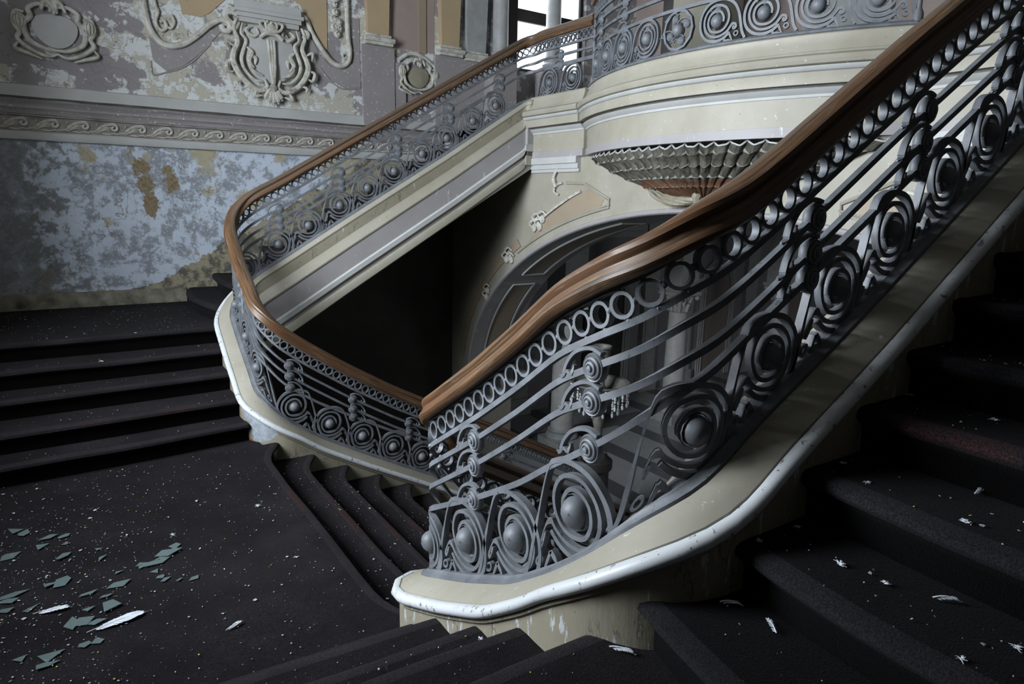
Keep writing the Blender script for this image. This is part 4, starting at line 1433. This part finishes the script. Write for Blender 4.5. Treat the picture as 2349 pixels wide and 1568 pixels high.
# remaining shell
mb = MB()
WY, LZ0, LZ1 = 1.5, 1.9, 5.3
mb.box(XL-1.35, XL, -YW-0.3, -WY, -2.04, 8.0)  # unseen wall built deep so the window recess shades the left side
mb.box(XL-1.35, XL, WY, YW+0.3, -2.04, 8.0)
mb.box(XL-1.35, XL, -WY, WY, -2.04, LZ0)
mb.box(XL-1.35, XL, -WY, WY, LZ1, 8.0)
structure(mb.build('wall_left', PLAIN, smooth=False), 'landing wall with the tall window')
mb = MB()
mb.box(XL, 9.0, -YW-0.3, -YW, -2.04, 8.0)  # unseen wall, coloured dark so less light bounces onto the near flight
structure(mb.build('wall_front', UNDER, smooth=False), 'unseen wall behind the nearest flight, darkened to cut bounced light')
mb = MB()
mb.box(XL-0.3, 9.1, -YW-0.3, YW+0.3, 8.0, 8.2)
structure(mb.build('ceiling', PLAIN, smooth=False))
mb = MB()
mb.box(XL, 18.0, -7.0, 7.0, -2.3, -2.04)
structure(mb.build('floor', MARBLE, smooth=False), 'striped grey marble hall floor below the stairs')
wl = structure(empty('window_2', (XL, 0, LZ0)), 'tall landing window')
mb = MB()
for y in (-WY, -0.5, 0.5, WY):
    mb.box(XL-1.2, XL-1.14, y-0.03, y+0.03, LZ0, LZ1)
for z in (LZ0, 3.0, 4.2, LZ1):
    mb.box(XL-1.2, XL-1.14, -WY, WY, z-0.03, z+0.03)
mb.build('window_frame', DARKW, wl, smooth=False)

# ------------------------------------------------------------------ hall beyond the arch
mb = MB()
mb.box(6.0, 18.0, 6.3, 6.6, -2.04, 3.0)
hw = structure(mb.build('wall_back_2', HALLW, smooth=False), 'dim panelled hall wall seen through the arch')
mb = MB()
mb.box(17.8, 18.0, -7.0, 6.6, -2.04, 3.0)
structure(mb.build('wall_right_3', HALLW, smooth=False))
mb = MB()
mb.box(6.0, 18.0, -7.0, 6.6, 2.98, 3.2)
structure(mb.build('ceiling_2', HALLW, smooth=False))


def hall_pilaster(x, w):
    mb = MB()
    mb.box(x-w, x+w, 6.18, 6.32, -2.04, 2.3)
    mb.box(x-w-0.05, x+w+0.05, 6.14, 6.32, -2.04, -1.7)
    o = mb.build('pilaster', HALLT, hw, smooth=False)
    mb = MB()
    k = w*0.62
    mb.tube([(x-k, 6.17, -1.5), (x-k, 6.17, -0.2), (x+k, 6.17, -0.2), (x+k, 6.17, -1.5), (x-k, 6.17, -1.5)], 0.018, 5)
    mb.build('panel_moulding', PALE, o)


for x in (7.4, 8.6, 11.0, 12.2, 14.6, 15.8):
    hall_pilaster(x, 0.22)
for x in (9.8, 13.4, 16.6):
    mb = MB()
    for r in (0.62, 0.55, 0.47):
        pts = [(x-r, 6.27, -2.0), (x-r, 6.27, 0.3)]+[(x-r*math.cos(a), 6.27, 0.3+r*math.sin(a)) for a in np.linspace(0, PI, 14)]+[(x+r, 6.27, 0.3), (x+r, 6.27, -2.0)]
        mb.tube(pts, 0.03, 6)
    mb.build('arch_moulding', HALLT, hw)
    mb = MB()
    pts = [(x-0.44, -2.0)]+[(x-0.44*math.cos(a), 0.3+0.44*math.sin(a)) for a in np.linspace(0, PI, 14)]+[(x+0.44, -2.0)]
    mb.add([(a, 6.285, b) for a, b in pts]+[(a, 6.31, b) for a, b in pts], [tuple(range(len(pts)))])
    mb.build('niche', PINK if x != 9.8 else DARKW, hw, smooth=False)
mb = MB()
mb.box(6.0, 18, 6.2, 6.31, 1.5, 1.62)
mb.box(6.0, 18, 6.22, 6.31, 1.62, 1.85)
mb.box(6.0, 18, 6.1, 6.31, 1.85, 2.0)
mb.build('entablature', HALLT, hw, smooth=False)
mb = MB()
mb.box(9.1, 9.5, 6.24, 6.31, -2.04, 0.6)
mb.box(6.3, 6.7, 6.24, 6.31, -2.04, 0.9)
mb.build('dark_doorway', DARKW, hw, smooth=False)


def hall_column(x, y, label):
    t = tag(empty('hall_column', (x, y, -2.04)), label, 'column')
    mb = MB()
    mb.box(x-0.3, x+0.3, y-0.3, y+0.3, -2.04, -1.86)
    mb.lathe([(0, -1.86), (0.28, -1.86), (0.29, -1.82), (0.26, -1.77), (0.23, -1.75), (0.25, -1.71), (0.22, -1.68), (0, -1.68)], (x, y, 0), 20)
    mb.build('base', STONE, t)
    mb = MB()
    mb.lathe([(0, -1.69), (0.205, -1.69), (0.205, -0.9), (0.18, 0.16), (0.2, 0.18), (0, 0.18)], (x, y, 0), 22)
    mb.build('shaft', HALLT, t)
    mb = MB()
    mb.lathe([(0.17, 0.17), (0.19, 0.2), (0.2, 0.36), (0.27, 0.5), (0, 0.5)], (x, y, 0), 18)
    mb.box(x-0.29, x+0.29, y-0.29, y+0.29, 0.5, 0.57)
    for row, (z0, h, n) in enumerate(((0.19, 0.15, 8), (0.30, 0.17, 8))):
        for i in range(n):
            a = 2*PI*(i+0.5*row)/n
            c, s = math.cos(a), math.sin(a)
            mb.tube([(x+c*r, y+s*r, z) for r, z in ((0.19, z0), (0.215, z0+h*0.6), (0.25, z0+h), (0.275, z0+h*0.88))], [0.04, 0.045, 0.035, 0.012], 6)
    for i in range(4):
        a = PI/4+i*PI/2
        cx, cy = x+0.33*math.cos(a), y+0.33*math.sin(a)
        mb.ball((cx, cy, 0.45), 0.055, 8)
    mb.build('capital', HALLT, t)
    mb = MB()
    mb.box(x-0.24, x+0.24, y-0.24, y+0.24, 0.57, 2.98)
    mb.build('impost', HALLT, t, smooth=False)


hall_column(7.05, 4.35, 'pale column in the hall, left one seen between the balusters')
hall_column(9.9, 4.4, 'pale column with leafy capital in the hall, right of the lamp')
hall_column(13.2, 4.4, 'distant pale column with leafy capital, farthest into the hall')

# newel lamp at the foot of the main flight
lp = tag(empty('newel_lamp', (5.50, 1.70, -2.04)), 'bronze newel lamp with wide bowl and hanging crystal drops at stair foot', 'lamp')
LX, LY = 5.50, 1.70
mb = MB()
mb.lathe([(0, -2.04), (0.22, -2.04), (0.22, -1.9), (0.17, -1.85), (0.17, -1.2), (0.21, -1.15), (0.21, -1.05), (0.15, -1.0), (0.13, -0.95), (0, -0.95)], (LX, LY, 0), 18)
mb.build('newel_post', DARKW, lp)
mb = MB()
mb.lathe([(0.10, -0.96), (0.14, -0.93), (0.07, -0.85), (0.055, -0.6), (0.08, -0.5), (0.05, -0.42), (0.06, -0.2), (0.10, -0.12), (0.06, -0.05), (0.05, 0.1), (0.09, 0.16), (0.12, 0.2), (0.10, 0.26), (0.115, 0.42), (0.135, 0.44), (0.125, 0.46), (0.105, 0.45), (0.09, 0.3), (0, 0.29)], (LX, LY, 0), 18)
mb.build('stem', BRONZE, lp)
mb = MB()
mb.lathe([(0.05, -0.22), (0.16, -0.2), (0.27, -0.13), (0.33, -0.04), (0.37, -0.02), (0.37, 0.0), (0.33, -0.01), (0.26, -0.1), (0.15, -0.17), (0.05, -0.19)], (LX, LY, 0), 24)
mb.build('bowl', BRONZE, lp)
CRY = MB()
CRY.ball((0, 0, 0), 0.016, 6)
CRY.ball((0, 0, -0.04), 0.012, 6)
CRY.ball((0, 0, -0.085), 0.022, 6, 0, (0.8, 0.8, 1.6))
o = CRY.build('crystal_drop', CRYST)
crm = o.data
bpy.data.objects.remove(o)
for ring_r, z, n in ((0.36, -0.05, 18), (0.25, -0.17, 12)):
    for i in range(n):
        a = 2*PI*i/n
        for q in range(2):
            inst('crystal_drop', crm, Matrix.Translation((LX+ring_r*math.cos(a), LY+ring_r*math.sin(a), z-0.13*q)), lp)

# ------------------------------------------------------------------ debris on the carpet
def tread_z(x, y):
    """height of the carpet at a point, None off the stairs"""
    a = abs(y)
    if x < 1.24 and a < 1.62:
        return 0.0
    if 1.31 <= x < 3.4 and -1.25 < y < 1.45:
        k = int((x-1.31)/0.332)+1
        return -R*k if (x-1.31) % 0.332 > 0.1 else None
    if x < 1.2:
        for k in range(4, -1, -1):
            amp = (0.12, 0.09, 0.07, 0.05, 0.02)[k]
            e = NOS[k]-amp*(1-((x+0.6)/1.9)**2)
            if a > e+0.05:
                return R*(k+1) if a < YW-0.05 else None
            if a > e-0.05:
                return None
        return None
    if 3.24 < a < YW-0.05:
        for k in range(11, -1, -1):
            aa = (0.13, 0.10, 0.07)[k] if k < 3 else 0.05
            e = FLX[k]+0.05-aa*(1-((a-4.1)/0.93)**2)
            if x > e+0.05:
                return R*(k+6)
            if x > e-0.06:
                return None
    return None


def bits(nm, n, gen, size, mat, label, cat):
    mb = MB()
    c = 0
    tries = 0
    while c < n and tries < n*12:
        tries += 1
        x, y = gen()
        z = tread_z(x, y)
        if z is None:
            continue
        s = size()
        k = random.choice((4, 5, 6))
        a0 = random.random()*6.28
        el = random.uniform(0.45, 1.0)
        ring = []
        for i in range(k):
            a = a0+2*PI*i/k
            r = s*random.uniform(0.6, 1.1)
            px, py = r*math.cos(a), r*math.sin(a)*el
            ring.append((x+px*math.cos(a0)-py*math.sin(a0), y+px*math.sin(a0)+py*math.cos(a0), z+0.004+random.uniform(0, 0.004)))
        mb.add(ring+[(p[0], p[1], p[2]+0.0015) for p in ring], [tuple(range(k, 2*k))]+[(i, (i+1) % k, k+(i+1) % k, k+i) for i in range(k)])
        c += 1
    o = mb.build(nm, mat, smooth=False)
    o['kind'] = 'stuff'
    o['label'] = label
    o['category'] = cat
    return o


def g_land():
    if random.random() < 0.55:
        return (random.gauss(-0.35, 0.45), random.gauss(-0.25, 0.75))
    return (random.uniform(-1.4, 1.25), random.uniform(-1.6, 1.6))


def g_far():
    return (random.uniform(-1.0, 1.2), random.uniform(1.6, 4.9))


def g_near():
    return (random.uniform(0.2, 3.6), random.uniform(-4.7, -1.6))


def g_main():
    return (random.uniform(1.35, 3.0), random.uniform(-1.2, 1.4))


def g_all():
    return random.choice((g_land, g_land, g_far, g_near, g_main))()


fl = lambda: 0.0026*math.exp(random.gauss(0.15, 0.6))
bits('paint_flakes', 2300, g_land, fl, FLAKE, 'white paint flakes scattered over the dark landing carpet', 'flakes')
bits('paint_flakes', 420, g_far, fl, FLAKE, 'white paint flakes scattered on the steps below the painted wall', 'flakes')
bits('paint_flakes', 900, g_near, lambda: fl()*0.75, FLAKE, 'white specks scattered over the steps at the lower right', 'flakes')
bits('paint_flakes', 420, g_main, fl, FLAKE, 'white paint flakes scattered down the central flight', 'flakes')
bits('confetti', 330, g_all, lambda: 0.0055*random.uniform(0.6, 1.1), CONF, 'tiny yellow confetti squares strewn over the carpet', 'confetti')


def pix(u, v, z):
    """carpet point of height z that the photograph shows at (u, v); used once to read off where a piece lies"""
    d = _r2*((u-1174.5)/1522.0)+_d2*((v-784)/1522.0)+_f
    t = (z-2.2)/d[2]
    return d[0]*t, -4.36+d[1]*t


# broken window glass on the landing: (u, v, length, width, turn)
SH = [(385, 1268, .17, .09, 20), (365, 1285, .16, .07, 30), (345, 1292, .13, .07, 10), (400, 1252, .10, .06, 70), (325, 1294, .09, .04, 0), (275, 1340, .13, .07, 15), (445, 1325, .06, .04, 40), (140, 1335, .11, .07, 60), (120, 1340, .10, .05, 10),
      (250, 1390, .12, .10, 50), (195, 1423, .09, .09, 20), (165, 1430, .10, .06, 80), (222, 1425, .08, .05, 0), (118, 1500, .09, .12, 30), (105, 1524, .11, .04, 10), (45, 1510, .06, .05, 50), (225, 1468, .05, .06, 20), (195, 1476, .05, .05, 60),
      (95, 1253, .09, .08, 30), (110, 1232, .10, .05, 0), (148, 1228, .07, .04, 20), (30, 1217, .12, .08, 10), (55, 1222, .09, .06, 70), (20, 1275, .13, .07, 15), (145, 1275, .10, .05, 45), (235, 1280, .08, .05, 30), (225, 1258, .06, .04, 0),
      (200, 1362, .09, .04, 20), (245, 1365, .07, .03, 10), (30, 1365, .14, .05, 20), (15, 1380, .10, .06, 0), (75, 1393, .09, .06, 35), (12, 1400, .08, .05, 10), (200, 1397, .08, .04, 15), (355, 1310, .06, .05, 40), (380, 1327, .06, .04, 15), (368, 1322, .05, .04, 60), (412, 1328, .04, .03, 10), (270, 1312, .06, .03, 20), (150, 1245, .05, .04, 80)]
SHL = ['largest pale glass shard at the top of the glass pile', 'broad glass shard in the middle of the glass pile', 'glass shard at the lower end of the glass pile', 'upright narrow glass shard at the right edge of the pile', 'thin glass sliver left of the glass pile foot',
       'long pointed glass shard alone above the fin shaped shard', 'small glass shard right of the long pointed shard, nearest the stairs', 'glass shard with folded edge left of the long pointed one', 'glass strip tucked against the folded edge shard',
       'fin shaped glass shard just behind the long white feather', 'five sided glass shard left of the long white feather tip', 'glass shard at the left end of the trio below the thin feather', 'small glass shard between the trio and the white feather',
       'pointed upright glass shard in the lower left corner of the landing', 'flat glass strip under the pointed upright shard', 'small dark glass shard left of the pointed upright shard', 'triangular glass shard below the white feather quill', 'small glass shard left of the triangular one below the feather',
       'greenish glass shard at the head of the left scatter', 'long greenish glass shard behind the left scatter head', 'small glass shard farthest up the left scatter', 'large dark glass shard high at the left edge of the landing', 'slanting glass shard beside the large dark left edge shard', 'wide glass shard on the left edge, half way down',
       'glass shard half way between the left edge and the pile', 'small glass shard left of the pile middle', 'tiny glass shard left of the pile top', 'thin glass strip right above the fin shaped shard', 'thin glass splinter touching the strip above the fin shard', 'long glass strip low on the left edge',
       'dark glass shard under the long left edge strip', 'glass shard left of the thin feather', 'small glass shard at the left edge level with the thin feather', 'small glass shard between thin feather and white feather', 'small glass shard right below the glass pile', 'pair piece of glass lying farther below the pile',
       'tiny glass chip between the two pieces below the pile', 'tiny isolated glass chip right of the pieces below the pile', 'narrow glass sliver between long pointed shard and the pile', 'tiny glass chip beside the head of the left scatter']
for i, (u, v, ln, wd, rot) in enumerate(SH):
    x, y = pix(u, v, 0.008)
    x = max(x, XL+0.1)
    k = random.choice((3, 4, 4, 5))
    ang = sorted(random.uniform(0, 2*PI) for _ in range(k))
    ang = [2*PI*j/k+random.uniform(-0.45, 0.45) for j in range(k)]
    ca, sa = math.cos(math.radians(rot)), math.sin(math.radians(rot))
    pts = []
    for a in ang:
        px, py = ln*0.62*math.cos(a)*random.uniform(0.75, 1.05), wd*0.62*math.sin(a)*random.uniform(0.75, 1.05)
        pts.append((px*ca-py*sa, px*sa+py*ca))
    mb = MB()
    tx, ty = random.uniform(-0.06, 0.06), random.uniform(-0.06, 0.06)
    h = lambda p: 0.004+abs(tx)*ln*0.6+abs(ty)*ln*0.6+tx*p[0]+ty*p[1]
    mb.add([(p[0], p[1], h(p)) for p in pts]+[(p[0], p[1], h(p)+0.003) for p in pts], [tuple(range(k))[::-1], tuple(range(k, 2*k))]+[(j, (j+1) % k, k+(j+1) % k, k+j) for j in range(k)])
    o = mb.build('glass_shard', GLASSM, smooth=False)
    o.location = (x, y, 0.0)
    tag(o, SHL[i], 'glass shard', 'glass shards on the landing')


def feather(u, v, z, ln, rot, label, down=False):
    x, y = pix(u, v, z+0.01)
    o = empty('feather', (x, y, z))
    tag(o, label, 'feather', 'downy feathers on the carpet' if label.startswith('small') else None)
    mb = MB()
    if not down:
        n = 26
        for i in range(n):
            t = i/n
            w = ln*0.13*math.sin(PI*min(1, t*1.1+0.08))**0.6
            for sg in (-1, 1):
                a = (ln*(t-0.45), 0, 0.008+0.01*math.sin(t*3))
                b = (ln*(t-0.45)+w*0.9, sg*w, 0.006+0.01*math.sin(t*3)+random.uniform(0, 0.004))
                c = (ln*(t-0.45)+w*0.9+ln/n*1.0, sg*w*0.95, b[2])
                d = (ln*(t-0.45)+ln/n*1.1, 0, a[2])
                mb.add([a, b, c, d], [(0, 1, 2, 3)])
        mb2 = MB()
        mb2.tube([(ln*(t-0.6), 0, 0.010+0.01*math.sin(max(0, t)*3)) for t in np.linspace(0, 1.1, 8)], np.linspace(0.0022, 0.0006, 8), 5)
    else:
        for i in range(30):
            a = random.gauss(0.6, 1.1)
            e = random.uniform(0.1, 1.0)
            r = ln*random.uniform(0.15, 0.5)
            p1 = (r*0.5*math.cos(a), r*0.5*math.sin(a), 0.006+0.3*ln*e*0.5)
            p2 = (r*math.cos(a+0.3), r*math.sin(a+0.3), 0.006+0.2*ln*e)
            mb.tube([(0, 0, 0.006), p1, p2], [0.0016, 0.0013, 0.0005], 4)
        mb2 = MB()
        mb2.tube([(0, 0, 0.005), (ln*0.3, 0.0, 0.008), (ln*0.6, 0.05*ln, 0.006)], [0.0016, 0.0012, 0.0006], 5)
    for nm, q in (('vane', mb), ('shaft', mb2)):
        c = q.build(nm, FEATH, smooth=False)
        c.parent = o
    o.rotation_euler = (0, 0, math.radians(rot))


feather(278, 1422, 0, 0.26, 8, 'long white feather lying on the landing among glass shards')
feather(125, 1398, 0, 0.16, -10, 'thin pale feather left of the long white one on the landing')
feather(540, 1433, 0, 0.09, 20, 'short white feather on the landing near the lower steps')
feather(1430, 1492, 5*R, 0.075, -60, 'white quill feather on the tread below the near kerb')
feather(1680, 1384, 6*R, 0.06, -50, 'grey white feather at the inner end of a near winder step')
feather(2175, 1375, 7*R, 0.06, -50, 'curved white feather midway along a near step')
feather(2250, 1124, 8*R, 0.07, 0, 'thin curled grey feather on an upper near step')
feather(1768, 1433, 6*R, 0.06, 60, 'fluffy white feather on the lowest near winder tread')
for (u, v, k, s, lab) in ((590, 1160, 0, .09, 'on the landing midway to the central flight edge'), (1100, 1462, 3, .05, 'on the third bottom tread beside the near kerb'), (1745, 1238, 7, .05, 'near the kerb end of the second winder step'), (1830, 1205, 7, .05, 'at the back of the second winder step by the kerb'),
                     (1925, 1290, 7, .06, 'in the middle of the second winder step'), (1988, 1103, 8, .05, 'on the third winder step near its front edge'), (1937, 1060, 8, .05, 'at the kerb corner of the third winder step'), (2216, 1195, 8, .06, 'far along the third winder step'), (2335, 875, 9, .05, 'highest up at the right, under the black riser'),
                     (2282, 960, 9, .05, 'on the fourth near step toward the right'), (2087, 903, 9, .05, 'on the fourth near step beside the kerb'), (2330, 1480, 7, .05, 'at the far right of the second winder step, rear one'), (2205, 1507, 7, .05, 'at the far right of the second winder step, front one'), (2030, 1335, 7, .05, 'just behind the worn red nosing of a winder step'),
                     (235, 828, 4, .1, 'on the far steps below the painted wall'), (395, 1225, 0, .07, 'on the landing just above the glass pile'), (680, 1275, 0, .06, 'on the landing beside the central flight edge'), (1340, 1530, 4, .04, 'on the lowest wide tread at the bottom of the view')):
    feather(u, v, k*R, s*0.62, random.uniform(0, 360), 'small fluffy white down feather '+lab, True)
